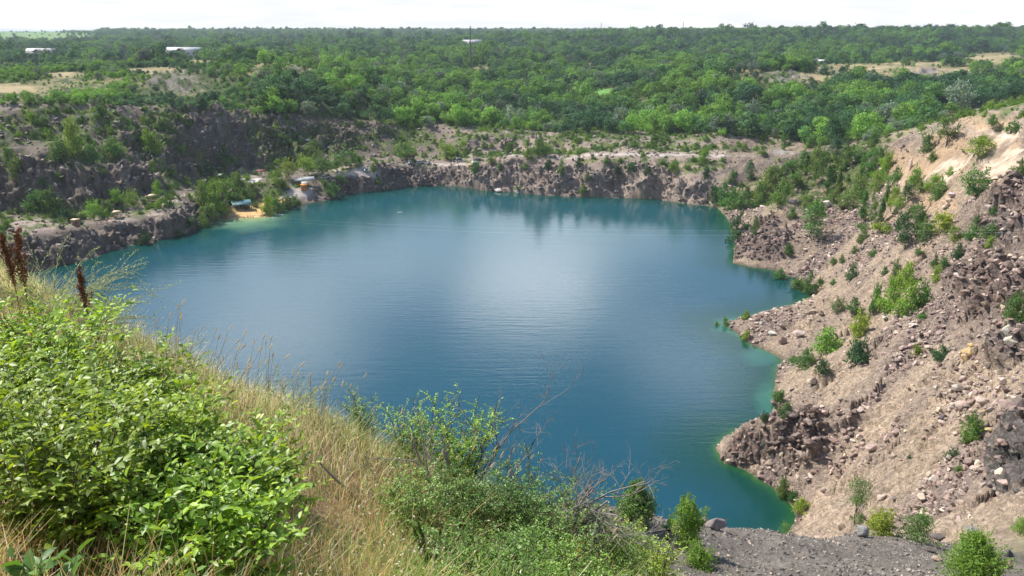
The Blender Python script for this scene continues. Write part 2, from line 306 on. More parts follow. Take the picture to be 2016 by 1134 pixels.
def hgt(x, y):
    """terrain height under world points"""
    x = np.atleast_1d(np.asarray(x, float)); y = np.atleast_1d(np.asarray(y, float))
    r = np.hypot(x, y); a = np.degrees(np.arctan2(x, y))
    i = np.clip(np.searchsorted(rr, r) - 1, 0, len(rr) - 2); j = np.clip(np.searchsorted(az, a) - 1, 0, len(az) - 2)
    f = np.clip((r - rr[i]) / (rr[i + 1] - rr[i]), 0, 1); g = np.clip((a - az[j]) / (az[j + 1] - az[j]), 0, 1)
    return (H[i, j] * (1 - g) + H[i, j + 1] * g) * (1 - f) + (H[i + 1, j] * (1 - g) + H[i + 1, j + 1] * g) * f
def field(F, x, y):
    x = np.atleast_1d(np.asarray(x, float)); y = np.atleast_1d(np.asarray(y, float))
    r = np.hypot(x, y); a = np.degrees(np.arctan2(x, y))
    i = np.clip(np.searchsorted(rr, r) - 1, 0, len(rr) - 1); j = np.clip(np.searchsorted(az, a) - 1, 0, len(az) - 1)
    return F[i, j]
_HW = np.maximum(H, 0.0)
def hit(px, py, rmin=0.0):
    """where the line of sight through a photo pixel meets the ground (or the water)"""
    dx, dy, dz = ray(px, py); a = math.degrees(math.atan2(dx, dy)); s = dz / math.hypot(dx, dy)
    j = int(np.clip(np.searchsorted(az, a) - 1, 0, len(az) - 2)); g = (a - az[j]) / (az[j + 1] - az[j])
    prof = _HW[:, j] * (1 - g) + _HW[:, j + 1] * g
    d = prof - (CAMZ + rr * s); k = np.where((d > 0) & (rr > rmin))[0]
    if len(k) == 0: return None
    k = k[0]
    if k == 0: r = rr[0]
    else: f = d[k - 1] / (d[k - 1] - d[k]) if d[k - 1] < 0 else 0; r = rr[k - 1] + (rr[k] - rr[k - 1]) * f
    return Vector((r * math.sin(R(a)), r * math.cos(R(a)), CAMZ + r * s)), r
def pxscale(p):
    """metres covered by one photo pixel at a point"""
    return ((p[1]) * CP - (p[2] - CAMZ) * SP) / FPX
# horizon of each column, to tell what is in sight
def visible(x, y, z):
    x = np.atleast_1d(x); y = np.atleast_1d(y); z = np.atleast_1d(z)
    r = np.hypot(x, y); a = np.degrees(np.arctan2(x, y)); j = np.clip(np.searchsorted(az, a), 0, len(az) - 1)
    T = (_HW - CAMZ) / RR; M = np.maximum.accumulate(T, axis=0); i = np.clip(np.searchsorted(rr, r * .985) - 1, 0, len(rr) - 1)
    return ((z - CAMZ) / r) > M[i, j] - 1e-5

# ------------------------------------------------------------------ ground colours (kinds of ground)
def mixc(C, col, w):
    return C * (1 - w[..., None]) + np.array(col) * w[..., None]
g1 = fbm(GX / 16, GY / 16, 101, 4); g2 = fbm(GX / 4, GY / 4, 103, 4); g3 = fbm(GX / 60, GY / 60, 105, 4); g4 = fbm(GX / 1.1, GY / 1.1, 107, 3)
C = np.zeros(GX.shape + (3,)); C[:] = (.065, .085, .032)                                   # dry scrubby grass under the trees
C = mixc(C, (.33, .25, .12), far * sstep(g3 * .5 + g1 * .6, 0.1, .45) * .35)
C = mixc(C, (.16, .26, .09), sstep(RR, 2300, 3000) * (1 - sstep(GX / GY, -.45, -.3)))
C = mixc(C, (.25, .20, .165), inpit)                                                     # mauve quarry stone
pk = fbm(GX / 22, GY / 22, 111, 4)
C = mixc(C, (.33, .255, .205), inpit * sstep(pk, -.35, .3))
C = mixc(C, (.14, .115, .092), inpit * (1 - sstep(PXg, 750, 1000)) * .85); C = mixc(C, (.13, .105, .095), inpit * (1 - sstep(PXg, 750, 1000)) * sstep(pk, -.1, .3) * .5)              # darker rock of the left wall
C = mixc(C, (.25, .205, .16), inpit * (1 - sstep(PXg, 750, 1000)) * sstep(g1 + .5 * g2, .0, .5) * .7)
C = mixc(C, (.295, .225, .172), scree * inpit * (.55 + .45 * sstep(g2, -.4, .5)))
streak = fbm((GX * .80 + GY * .60) / 34, (-GX * .60 + GY * .80) / 8, 431, 4)
C = mixc(C, (.41, .315, .225), scree * inpit * sstep(streak, .02, .28) * .75)
C = mixc(C, (.21, .165, .15), scree * inpit * sstep(-streak, .12, .4) * .6)
C = mixc(C, (.17, .125, .108), outc * .85); C = mixc(C, (.13, .115, .105), blob_px(1990, 920, 55, 70, .3)); C = mixc(C, (.15, .12, .105), blob_px(1985, 700, 50, 38, .25) * .8)
C = mixc(C, (.13, .115, .11), blob_px(1985, 480, 50, 20, .3) * .8)
C = mixc(C, (.74, .58, .43), tan_face * sstep(g2, -.5, .1)); C = mixc(C, (.42, .28, .16), tan_face * sstep(g1, .1, .4) * .7)
for b in [(1870, 290, 60, 25), (1780, 330, 50, 40), (1950, 245, 60, 15), (1750, 430, 25, 12), (1830, 400, 50, 30)]:
    C = mixc(C, (.46, .32, .20), blob_px(*b, .5) * .8)
C = mixc(C, (.34, .255, .225), blob_px(80, 445, 70, 25) * .9)                             # reddish scree at the left
for b in [(300, 418, 18, 5), (240, 432, 40, 5), (330, 395, 25, 6), (370, 378, 15, 5)]: C = mixc(C, (.38, .31, .25), blob_px(*b))
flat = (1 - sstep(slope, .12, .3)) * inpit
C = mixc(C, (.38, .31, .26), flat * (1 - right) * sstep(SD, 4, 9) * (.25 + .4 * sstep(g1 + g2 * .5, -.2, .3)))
C = mixc(C, (.46, .40, .36), np.maximum.reduce([blob_px(1250, 306, 330, 2.5), blob_px(570, 380, 55, 16), blob_px(700, 340, 60, 12), blob_px(860, 320, 90, 4), blob_px(1550, 303, 30, 4), blob_px(1690, 292, 28, 6)]))
C = mixc(C, (.62, .58, .55), np.maximum.reduce([blob_px(490, 355, 26, 7, .3), blob_px(1010, 373, 22, 5, .3)]))
C = mixc(C, (.62, .40, .18), np.maximum.reduce([blob_px(492, 412, 52, 22, .35), blob_px(545, 398, 40, 10, .35)]) * sstep(SD, -3, -.5))   # orange beach sand
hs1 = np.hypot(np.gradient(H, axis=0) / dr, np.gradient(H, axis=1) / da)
C = mixc(C, (.30, .235, .20), (1 - sstep(hs1, .35, .8)) * rockm * (1 - .5 * outc) * sstep(g2, -.5, .1) * .9)                     # flat ledge tops painted paler, as if catching the sun
# greenery on ledges and slopes
veg = np.zeros(GX.shape)
for b, s in [((200, 250, 190, 44), .95), ((560, 285, 90, 30), .8), ((330, 330, 60, 20), .5), ((420, 330, 60, 50), .8), ((260, 300, 60, 25), .6), ((600, 280, 160, 50), .6), ((1200, 245, 500, 16), .9), ((1200, 268, 400, 8), .8), ((1650, 355, 120, 75), .95), ((1490, 385, 80, 36), .9), ((1440, 400, 30, 20), .9), ((900, 303, 150, 7), .8), ((1300, 294, 220, 6), .6), ((1100, 298, 200, 5), .7), ((1120, 275, 30, 14), .5), ((1290, 280, 60, 12), .7), ((820, 270, 60, 30), .8), ((1700, 300, 60, 30), .7), ((430, 400, 40, 25), .8), ((1480, 380, 60, 40), .6), ((1250, 330, 200, 20), .15), ((320, 395, 60, 18), .3)]:
    veg = np.maximum(veg, blob_px(*b) * s)
wallveg = (1 - sstep(slope, .55, .95)) * inpit * (1 - right) * sstep(SD, 8, 16)
vg = np.clip(veg + wallveg * .9, 0, 1) * sstep(g1 * .6 + g2 * .8 + veg * .5, -.05, .25)
C = mixc(C, (.085, .12, .04), vg); C = mixc(C, (.22, .20, .08), vg * sstep(g4 + g2, .1, .5) * .5)
low_scrub = np.maximum.reduce([blob_px(1530, 165, 150, 34), blob_px(1800, 150, 230, 26), blob_px(20, 180, 130, 20), blob_px(150, 165, 120, 16), blob_px(555, 145, 90, 16), blob_px(340, 165, 110, 30), blob_px(1960, 120, 90, 18), blob_px(945, 148, 40, 10), blob_px(1267, 212, 22, 12), blob_px(1185, 186, 30, 14)]) * sstep(RR, 300, 380)
dry = np.maximum.reduce([blob_px(20, 170, 70, 9), blob_px(130, 150, 50, 4), blob_px(300, 137, 80, 6), blob_px(400, 125, 60, 5), blob_px(555, 133, 60, 8), blob_px(1440, 137, 60, 5), blob_px(1600, 152, 50, 10), blob_px(1680, 134, 110, 10), blob_px(1850, 140, 120, 14), blob_px(1960, 115, 70, 12), blob_px(1370, 170, 35, 8), blob_px(945, 140, 30, 8), blob_px(1270, 204, 12, 4), blob_px(1160, 128, 14, 5), blob_px(1800, 125, 90, 4), blob_px(620, 236, 90, 4), blob_px(700, 238, 60, 3)]) * sstep(RR, 380, 420)
C = mixc(C, (.26, .22, .11), low_scrub * sstep(g2 + g1, -.2, .3) * .7)
C = mixc(C, (.37, .295, .165), dry * (.6 + .4 * sstep(g1, -.3, .3)))
C = mixc(C, (.19, .17, .155), knoll * sstep(g2 + g1, -.2, .2))
C = mixc(C, (.14, .30, .07), blob_px(1185, 180, 22, 9) * far)
# near ground
C = mixc(C, (.140, .124, .106), near * sstep(RR, 12, 15)); C = mixc(C, (.20, .175, .148), near * sstep(RR, 12, 15) * sstep(g4, .0, .6) * .6)
C = mixc(C, (.26, .18, .10), 1 - sstep(RR, 11, 14))
under = sstep(-H, 0.0, 3.0)
C = mixc(C, (.06, .13, .07), under)
damp = (1 - sstep(H, .25, .8)) * (SD > -3) * (SD < 6) * inpit * (1 - smooth_beach); C *= (1 - .45 * damp)[..., None]
wet = (1 - sstep(np.abs(H), .1, .5)) * inpit * (SD > -2) * (1 - smooth_beach)
C = mixc(C, (.20, .20, .08), wet * sstep(g2, -.1, .3) * .35)
C *= np.where(right * inpit > .5, .71, 1.0)[..., None]; C *= (1 + .16 * g2 + .10 * g4)[..., None]; C = np.clip(C, .01, .95)
gravelly = np.clip(right * inpit + .15 * near * sstep(RR, 12, 15), 0, 1) * (1 - .85 * tan_face)

# ------------------------------------------------------------------ mesh helpers
def mesh_np(name, V, F, nside=4, attrs=None, smooth=False, mat_index=None):
    me = bpy.data.meshes.new(name); V = np.asarray(V, np.float32); F = np.asarray(F, np.int32)
    me.vertices.add(len(V)); me.vertices.foreach_set('co', V.ravel())
    nf = len(F); me.loops.add(nf * nside); me.loops.foreach_set('vertex_index', F.ravel())
    me.polygons.add(nf); me.polygons.foreach_set('loop_start', np.arange(0, nf * nside, nside, dtype=np.int32))
    me.polygons.foreach_set('loop_total', np.full(nf, nside, np.int32))
    if mat_index is not None: me.polygons.foreach_set('material_index', np.asarray(mat_index, np.int32))
    if smooth: me.polygons.foreach_set('use_smooth', np.ones(nf, bool))
    for k, v in (attrs or {}).items():
        v = np.asarray(v, np.float32)
        if v.ndim == 2:
            a = me.attributes.new(k, 'FLOAT_COLOR', 'POINT'); a.data.foreach_set('color', np.hstack([v, np.ones((len(v), 1), np.float32)]).ravel())
        else:
            a = me.attributes.new(k, 'FLOAT', 'POINT'); a.data.foreach_set('value', v)
    me.update(calc_edges=True); return me
def tag(o, label=None, cat=None, group=None, kind=None):
    if label: o['label'] = label
    if cat: o['category'] = cat
    if group: o['group'] = group
    if kind: o['kind'] = kind
    return o
def link_obj(name, me, mats=(), parent=None, loc=None):
    if me is not None and not me.materials:
        for m in mats: me.materials.append(m)
    o = bpy.data.objects.new(name, me); COL.objects.link(o)
    if parent is not None: o.parent = parent
    if loc is not None: o.location = loc
    return o

# ------------------------------------------------------------------ material helpers
class NT:
    def __init__(s, name):
        s.m = bpy.data.materials.new(name); s.m.use_nodes = True; s.t = s.m.node_tree; s.t.nodes.clear()
        s.out = s.n('ShaderNodeOutputMaterial')
    def n(s, t, ins=None, **k):
        nd = s.t.nodes.new(t)
        for a, b in k.items(): setattr(nd, a, b)
        for a, b in (ins or {}).items():
            if hasattr(b, 'links'): s.t.links.new(b, nd.inputs[a])
            else: nd.inputs[a].default_value = b
        return nd
    def l(s, a, b): s.t.links.new(a, b)
    def noise(s, vec, scale, detail=4, rough=.55, dist=0): return s.n('ShaderNodeTexNoise', {'Vector': vec, 'Scale': scale, 'Detail': detail, 'Roughness': rough, 'Distortion': dist})
    def rng(s, v, a, b, c=0., d=1.): return s.n('ShaderNodeMapRange', {0: v, 1: a, 2: b, 3: c, 4: d}).outputs[0]
    def mixc(s, f, a, b, mode='MIX'):
        nd = s.n('ShaderNodeMix', data_type='RGBA', blend_type=mode)
        for i, v in ((0, f), (6, a), (7, b)):
            if hasattr(v, 'links'): s.l(v, nd.inputs[i])
            else: nd.inputs[i].default_value = v
        return nd.outputs[2]
    def mth(s, op, a, b=0., c=0.):
        nd = s.n('ShaderNodeMath', operation=op)
        for i, v in enumerate((a, b, c)):
            if hasattr(v, 'links'): s.l(v, nd.inputs[i])
            else: nd.inputs[i].default_value = v
        return nd.outputs[0]
def simple(name, col, rough=.8, var=.15, scale=6, bump=0.0, metal=0.0, spec=.3):
    t = NT(name); g = t.n('ShaderNodeNewGeometry'); nz = t.noise(g.outputs['Position'], scale)
    f = t.rng(nz.outputs[0], .3, .7, 1 - var, 1 + var)
    c = t.n('ShaderNodeVectorMath', {0: (*col,), 'Scale': f}, operation='SCALE')
    p = t.n('ShaderNodeBsdfPrincipled', {'Base Color': c.outputs[0], 'Roughness': rough, 'Metallic': metal, 'Specular IOR Level': spec})
    if bump: b = t.n('ShaderNodeBump', {'Height': nz.outputs[0], 'Strength': bump}); t.l(b.outputs[0], p.inputs['Normal'])
    t.l(p.outputs[0], t.out.inputs[0]); return t.m

def terrain_mat():
    t = NT('quarry_ground'); g = t.n('ShaderNodeNewGeometry'); P = g.outputs['Position']
    col = t.n('ShaderNodeAttribute', attribute_name='col').outputs['Color']; gr = t.n('ShaderNodeAttribute', attribute_name='gravel').outputs['Fac']; rk = t.n('ShaderNodeAttribute', attribute_name='rock').outputs['Fac']
    vo = t.n('ShaderNodeTexVoronoi', {'Vector': P, 'Scale': 2.2}); vo2 = t.n('ShaderNodeTexVoronoi', {'Vector': P, 'Scale': 7.0})
    n1 = t.noise(P, .9, 8, .65); n2 = t.noise(P, 14., 4, .6)
    sepc = t.n('ShaderNodeSeparateColor', {0: vo.outputs['Color']}); sepd = t.n('ShaderNodeSeparateColor', {0: vo2.outputs['Color']})
    stone = t.rng(sepc.outputs[0], 0, 1, .70, 1.38); stone2 = t.rng(sepd.outputs[0], 0, 1, .72, 1.34)
    f1 = t.rng(n1.outputs[0], .3, .7, .80, 1.18)
    f = t.mth('MULTIPLY', f1, t.n('ShaderNodeMix', {0: gr, 2: 1.0, 3: stone}, data_type='FLOAT').outputs[0])
    f = t.mth('MULTIPLY', f, t.n('ShaderNodeMix', {0: gr, 2: 1.0, 3: stone2}, data_type='FLOAT').outputs[0])
    f = t.mth('MULTIPLY', f, t.rng(n2.outputs[0], .3, .7, .88, 1.12))
    mp_ = t.n('ShaderNodeMapping', {'Vector': P, 'Scale': (1, 1, .35), 'Rotation': (.2, .15, .3)})
    cr = t.n('ShaderNodeTexVoronoi', {'Vector': mp_.outputs[0], 'Scale': .55}, feature='DISTANCE_TO_EDGE')
    crk = t.rng(cr.outputs['Distance'], 0.0, .05, .6, 1.0)
    f = t.mth('MULTIPLY', f, t.n('ShaderNodeMix', {0: rk, 2: 1.0, 3: crk}, data_type='FLOAT').outputs[0])
    c = t.n('ShaderNodeVectorMath', {0: col, 'Scale': f}, operation='SCALE').outputs[0]
    hgt_ = t.mth('ADD', t.mth('MULTIPLY', vo.outputs['Distance'], -.25), t.mth('MULTIPLY', vo2.outputs['Distance'], -.08))
    hgt_ = t.mth('MULTIPLY', hgt_, gr); hgt_ = t.mth('ADD', hgt_, t.mth('MULTIPLY', n1.outputs[0], .35)); hgt_ = t.mth('ADD', hgt_, t.mth('MULTIPLY', n2.outputs[0], .02))
    b = t.n('ShaderNodeBump', {'Height': hgt_, 'Strength': .55, 'Distance': 1.0})
    p = t.n('ShaderNodeBsdfPrincipled', {'Base Color': c, 'Roughness': .92, 'Specular IOR Level': .15, 'Normal': b.outputs[0]})
    t.l(p.outputs[0], t.out.inputs[0]); return t.m
nr, na = GX.shape
idx = np.arange(nr * na).reshape(nr, na)
nx = np.roll(idx, -1, axis=1)
F = np.stack([idx[:-1], nx[:-1], nx[1:], idx[1:]], -1).reshape(-1, 4)
Vt = np.stack([GX, GY, H], -1).reshape(-1, 3)
# broken rock faces: blocks pushed in and out along the face
gr_ = (np.gradient(BASE, axis=0) / dr).ravel(); ga_ = (np.gradient(BASE, axis=1) / da).ravel(); sa, ca = np.sin(AZ).ravel(), np.cos(AZ).ravel()
NN = np.stack([-gr_ * sa - ga_ * ca, -gr_ * ca + ga_ * sa, np.ones_like(gr_)], -1); NN /= np.linalg.norm(NN, axis=1)[:, None]
rw = (rockm * edge_fade).ravel(); farrock = (RR > 215).ravel() & (PXg < 1470).ravel()
for sel, sizes in ((farrock, [(8.0, 7.0, 5.5, 1.25, 11), (3.6, 3.2, 2.6, .85, 12), (1.7, 1.6, 1.2, .45, 13)]), (~farrock, [(4.4, 3.6, 2.8, .85, 14), (2.0, 1.8, 1.2, .42, 15), (.95, .9, .6, .14, 16)])):
    k = np.where(sel & (rw > .03))[0]
    Pk = Vt[k] + np.stack([fbm(Vt[k, 0] / 5, Vt[k, 1] / 5, 91, 2), fbm(Vt[k, 1] / 5, Vt[k, 2] / 5, 92, 2), fbm(Vt[k, 0] / 5, Vt[k, 2] / 5, 93, 2)], -1) * .8
    ca_, sa_ = math.cos(.35), math.sin(.35); Pk = np.stack([Pk[:, 0], Pk[:, 1] * ca_ - Pk[:, 2] * sa_, Pk[:, 1] * sa_ + Pk[:, 2] * ca_], -1)
    dsp = 0
    for a_, b_, c_, amp, sd0 in sizes: dsp = dsp + blocks3(Pk, np.array([a_, b_, c_]), sd0) * amp
    big = np.where(Vt[k, 0] < -40, 1.15, .9) if sel is farrock else 1.15
    Vt[k] += NN[k] * (dsp * rw[k] * big)[:, None]
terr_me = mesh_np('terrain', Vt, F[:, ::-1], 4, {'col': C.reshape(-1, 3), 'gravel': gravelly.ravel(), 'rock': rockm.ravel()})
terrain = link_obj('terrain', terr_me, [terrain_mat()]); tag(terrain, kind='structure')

# ------------------------------------------------------------------ water
def water_mat():
    t = NT('lake_water'); g = t.n('ShaderNodeNewGeometry'); P = g.outputs['Position']
    col = t.n('ShaderNodeAttribute', attribute_name='col').outputs['Color']
    calm = t.n('ShaderNodeAttribute', attribute_name='calm').outputs['Fac']
    m1 = t.n('ShaderNodeMapping', {'Vector': P, 'Rotation': (0, 0, R(-14)), 'Scale': (.16, 1.0, 1)}); w1 = t.noise(m1.outputs[0], .55, 3, .5, .3)
    m2 = t.n('ShaderNodeMapping', {'Vector': P, 'Rotation': (0, 0, R(24)), 'Scale': (.7, 1.0, 1)}); w2 = t.noise(m2.outputs[0], 2.2, 3, .6, .4)
    pt = t.noise(P, .022, 3, .5); patch = t.rng(pt.outputs[0], .42, .62, .35, 1.0)
    h = t.mth('ADD', t.mth('MULTIPLY', t.mth('MULTIPLY', w1.outputs[0], patch), .10), t.mth('MULTIPLY', w2.outputs[0], .045))
    b = t.n('ShaderNodeBump', {'Height': h, 'Strength': .5, 'Distance': 1.0})
    p = t.n('ShaderNodeBsdfPrincipled', {'Base Color': col, 'Roughness': .05, 'IOR': 1.333, 'Specular IOR Level': .5, 'Normal': b.outputs[0]})
    t.l(p.outputs[0], t.out.inputs[0]); return t.m
xs = np.arange(-260, 150, 1.5); ys = np.arange(70, 450, 1.5); WX, WY = np.meshgrid(xs, ys); wsd = signed_dist(WX, WY)
wpx, wpy = to_px(WX, WY, np.zeros_like(WX))
WC = np.zeros(WX.shape + (3,)); WC[:] = (.007, .060, .092)
farw = sstep(WY, 200, 420)
WC = mixc(WC, (.010, .080, .096), farw)
dep = np.abs(np.minimum(wsd, 0)) + 60 * (1 - sstep(WY - .9 * WX + 20, 50, 75)) * (WX < 45) * (1 + .5 * fbm(WX / 8, WY / 8, 201, 3))
WC = mixc(WC, (.004, .048, .040), (1 - sstep(dep, 3, 20)) * .85)
rs = sstep(wpx, 1300, 1420); WC[:] = WC; WC = mixc(WC, (.005, .050, .032), (1 - sstep(dep, 1, 8)) * rs * .6); WC = mixc(WC, (.014, .082, .022), (1 - sstep(dep, 0, 3.0)) * (.2 + .55 * rs))
WC = mixc(WC, (.14, .24, .06), (1 - sstep(dep, 0, 1.3)) * (.1 + .35 * rs) * sstep(fbm(WX / 5, WY / 5, 207, 3), -.3, .3) * .7)
wb = 1 - sstep(np.hypot((wpx - 480) / 95, (wpy - 425) / 32) + .2 * fbm(WX / 10, WY / 10, 203, 3), .3, 1.15)
WC = mixc(WC, (.20, .36, .22), wb * .85); WC = mixc(WC, (.34, .36, .17), (1 - sstep(np.hypot((wpx - 482) / 55, (wpy - 424) / 13), .4, 1.2)) * .8)
shal = [(1510, 790, 28, 45, .5), (1440, 600, 120, 30, .0), (1500, 700, 50, 22, .45), (1440, 640, 45, 22, .4)]
for a_, b_, c_, d_, s_ in shal: WC = mixc(WC, (.04, .17, .12), (1 - sstep(np.hypot((wpx - a_) / c_, (wpy - b_) / d_) + .3 * fbm(WX / 3, WY / 3, 205, 3), .4, 1.1)) * s_)
wi = np.arange(WX.size).reshape(WX.shape); WF = np.stack([wi[:-1, :-1], wi[:-1, 1:], wi[1:, 1:], wi[1:, :-1]], -1)
km = (np.minimum.reduce([wsd[:-1, :-1], wsd[:-1, 1:], wsd[1:, 1:], wsd[1:, :-1]]) < 3)
WF = WF[km]; used = np.unique(WF); rm = np.zeros(WX.size, int); rm[used] = np.arange(len(used))
wme = mesh_np('water', np.stack([WX.ravel(), WY.ravel(), np.zeros(WX.size)], -1)[used], rm[WF], 4, {'col': WC.reshape(-1, 3)[used], 'calm': np.ones(len(used))})
water = link_obj('water', wme, [water_mat()]); tag(water, kind='structure')
# ------------------------------------------------------------------ foliage
def leaf_mat(name, col=None, mode='OBJ', spread=.35, trans=.35, rough=.55, spec=.25):
    """mode OBJ: the object's own colour; INST: colour carried by each plant of a stand; FIX: given colour"""
    t = NT(name)
    if mode == 'OBJ': base = t.n('ShaderNodeObjectInfo').outputs['Color']
    elif mode == 'INST': base = t.n('ShaderNodeAttribute', attribute_name='tcol', attribute_type='INSTANCER').outputs['Color']
    else:
        r_ = t.n('ShaderNodeRGB'); r_.outputs[0].default_value = (*col, 1); base = r_.outputs[0]
    tint = t.n('ShaderNodeAttribute', attribute_name='tint').outputs['Fac']
    f = t.rng(tint, 0, 1, 1 - spread, 1 + spread)
    c = t.n('ShaderNodeVectorMath', {0: base, 'Scale': f}, operation='SCALE').outputs[0]
    hs = t.n('ShaderNodeHueSaturation', {'Hue': t.rng(tint, 0, 1, .515, .485), 'Saturation': 1.0, 'Value': 1.0, 'Color': c}).outputs[0]
    p = t.n('ShaderNodeBsdfPrincipled', {'Base Color': hs, 'Roughness': rough, 'Specular IOR Level': spec})
    tr = t.n('ShaderNodeBsdfTranslucent', {'Color': t.mixc(1.0, hs, (1.5, 1.35, .55, 1), 'MULTIPLY')})
    m = t.n('ShaderNodeMixShader', {0: trans, 1: p.outputs[0], 2: tr.outputs[0]}); t.l(m.outputs[0], t.out.inputs[0]); return t.m
LEAF_OBJ = leaf_mat('foliage'); LEAF_INST = leaf_mat('foliage_stand', mode='INST')
BARK = simple('bark', (.11, .085, .065), .9, .3, 3); BARK_GREY = simple('bark_grey', (.26, .235, .215), .9, .25, 20); TWIG = simple('twig', (.10, .07, .045), .85, .3, 30)
def norm(v): return v / np.maximum(np.linalg.norm(v, axis=-1, keepdims=True), 1e-9)
def leaf_quads(P, N, size, rng, aspect=.6, along=None):
    n = len(P); N = norm(N); T = along if along is not None else rng.normal(size=(n, 3)); T = norm(T - N * (T * N).sum(1, keepdims=True)); B = np.cross(N, T)
    s = (size * rng.uniform(.7, 1.3, n))[:, None] if np.isscalar(size) else size[:, None]
    c = N * s * .12
    V = np.stack([P - T * s * .5, P + B * s * .5 * aspect + c, P + T * s * .5, P - B * s * .5 * aspect + c], 1).reshape(-1, 3)
    return V, np.arange(4 * n).reshape(-1, 4)
def crown_np(seed, rx, ry, z0, z1, ncl, nl, ls, shape='round', fill=.5):
    """leaf clumps spread through a crown between z0 and z1"""
    rng = np.random.default_rng(seed); h = z1 - z0; C_ = []; Rr = []
    while len(C_) < ncl:
        t = rng.uniform(0, 1)
        if shape == 'round': w = math.sqrt(max(0, 1 - (2 * t - 1) ** 2)) * .9 + .05
        elif shape == 'poplar': w = min(1, t * 5) * (1 - t) ** .45
        elif shape == 'cone': w = (1 - t) ** .8 * min(1, t * 8 + .3)
        else: w = (1 - t ** 2) ** .5                                        # bush: broad at the ground
        a = rng.uniform(0, 2 * PI); q = rng.uniform(fill, 1) ** .6 * w * .8
        C_.append((rx * q * math.cos(a), ry * q * math.sin(a), z0 + h * (.06 + .84 * t))); Rr.append((.26 + .24 * rng.random()) * min(rx, h * .5) * (1.15 if shape == 'bush' else 1) * (.8 + .5 * w))
    C_ = np.array(C_); Rr = np.array(Rr); nsp = int(nl * (.07 if ls > .5 else .22 if shape != 'poplar' else .1)); nl = nl - nsp; k = rng.choice(ncl, nl, p=Rr ** 2 / (Rr ** 2).sum())
    d = norm(rng.normal(size=(nl, 3))); d[:, 2] = np.where(rng.random(nl) < .6, np.abs(d[:, 2]), d[:, 2])
    P = C_[k] + d * (Rr[k] * rng.uniform(.55, 1.08, nl) ** .7)[:, None] * np.array([1, 1, .8])
    # ragged shoots standing out of the clumps
    ns_ = max(10, nsp // 14); kk = rng.integers(0, ncl, ns_); dr_ = norm(C_[kk] - np.array([0, 0, z0 + h * .25]) + rng.normal(size=(ns_, 3)) * .25 * rx + np.array([0, 0, .12 * h])); j = rng.integers(0, ns_, nsp); q = rng.uniform(.2, 1, nsp)[:, None]
    Ps = C_[kk][j] + dr_[j] * (Rr[kk][j][:, None] * (.6 + 1.35 * q)) + rng.normal(size=(nsp, 3)) * ls * .35 * (1.2 - q); Ps[:, 2] = np.maximum(Ps[:, 2], 0)
    V, F = leaf_quads(np.concatenate([P, Ps]), np.concatenate([d + rng.normal(size=(nl, 3)) * .45, rng.normal(size=(nsp, 3)) + np.array([0, 0, .6])]), ls, rng)
    tint = np.concatenate([np.clip(rng.random(ncl)[k] * .6 + rng.random(nl) * .4, 0, 1), rng.uniform(.35, 1, nsp)])
    return V, F, np.repeat(tint, 4), C_
def tube_np(pts, rad, ns=5):
    pts = np.asarray(pts, float); rad = np.asarray(rad, float); n = len(pts); T = norm(np.gradient(pts, axis=0)); up_ = np.where(np.abs(T[:, 2:3]) > .9, [[1, 0, 0]], [[0, 0, 1]])
    A = norm(np.cross(T, up_)); B = np.cross(T, A); a = np.arange(ns) * 2 * PI / ns
    V = (pts[:, None] + rad[:, None, None] * (A[:, None] * np.cos(a)[None, :, None] + B[:, None] * np.sin(a)[None, :, None])).reshape(-1, 3)
    i = np.arange(n - 1)[:, None] * ns; j = np.arange(ns)[None]; jn = (j + 1) % ns
    return V, np.stack([i + j, i + jn, i + ns + jn, i + ns + j], -1).reshape(-1, 4)
class MB:
    def __init__(s): s.V = []; s.F = []; s.T = []; s.n = 0; s.M = []
    def add(s, V, F, tint=None, m=0):
        s.V.append(V); s.F.append(np.asarray(F) + s.n); s.n += len(V); s.T.append(np.full(len(V), .5) if tint is None else (np.full(len(V), tint) if np.isscalar(tint) else tint)); s.M.append(np.full(len(F), m)); return s
    def tube(s, pts, rad, ns=5, tint=None, m=0): V, F = tube_np(pts, rad, ns); return s.add(V, F, tint, m)
    def box(s, c, d, rz=0, m=0, ry=0):
        x, y, z = np.array(d) / 2; V = np.array([(i * x, j * y, k * z) for k in (-1, 1) for j in (-1, 1) for i in (-1, 1)], float)
        if ry: V = V @ np.array(Matrix.Rotation(ry, 3, 'Y')).T
        if rz: V = V @ np.array(Matrix.Rotation(rz, 3, 'Z')).T
        return s.add(V + np.array(c), [(0, 2, 3, 1), (4, 5, 7, 6), (0, 1, 5, 4), (2, 6, 7, 3), (0, 4, 6, 2), (1, 3, 7, 5)], None, m)
    def mesh(s, name, smooth=False, col=None): return mesh_np(name, np.concatenate(s.V), np.concatenate(s.F), 4, {'tint': np.concatenate(s.T)}, smooth, np.concatenate(s.M))
def limbs(mb, C_, h, z0, seed, r0, n=5, m=0):
    rng = np.random.default_rng(seed); top = z0 + (h - z0) * .72
    mb.tube([(0, 0, -.3), (.03 * h * rng.normal(), .03 * h * rng.normal(), z0 * .6 + .1), (.04 * h * rng.normal(), .04 * h * rng.normal(), top)], [r0, r0 * .75, r0 * .15], 6, m=m)
    for c in C_[rng.choice(len(C_), min(n, len(C_)), replace=False)]:
        s_ = np.array([0, 0, max(z0 * .5, c[2] * .35)]); mid_ = (s_ + c) / 2 + np.array([0, 0, -.05 * h]); mb.tube([s_, mid_, c], [r0 * .5, r0 * .3, r0 * .08], 4, m=m)
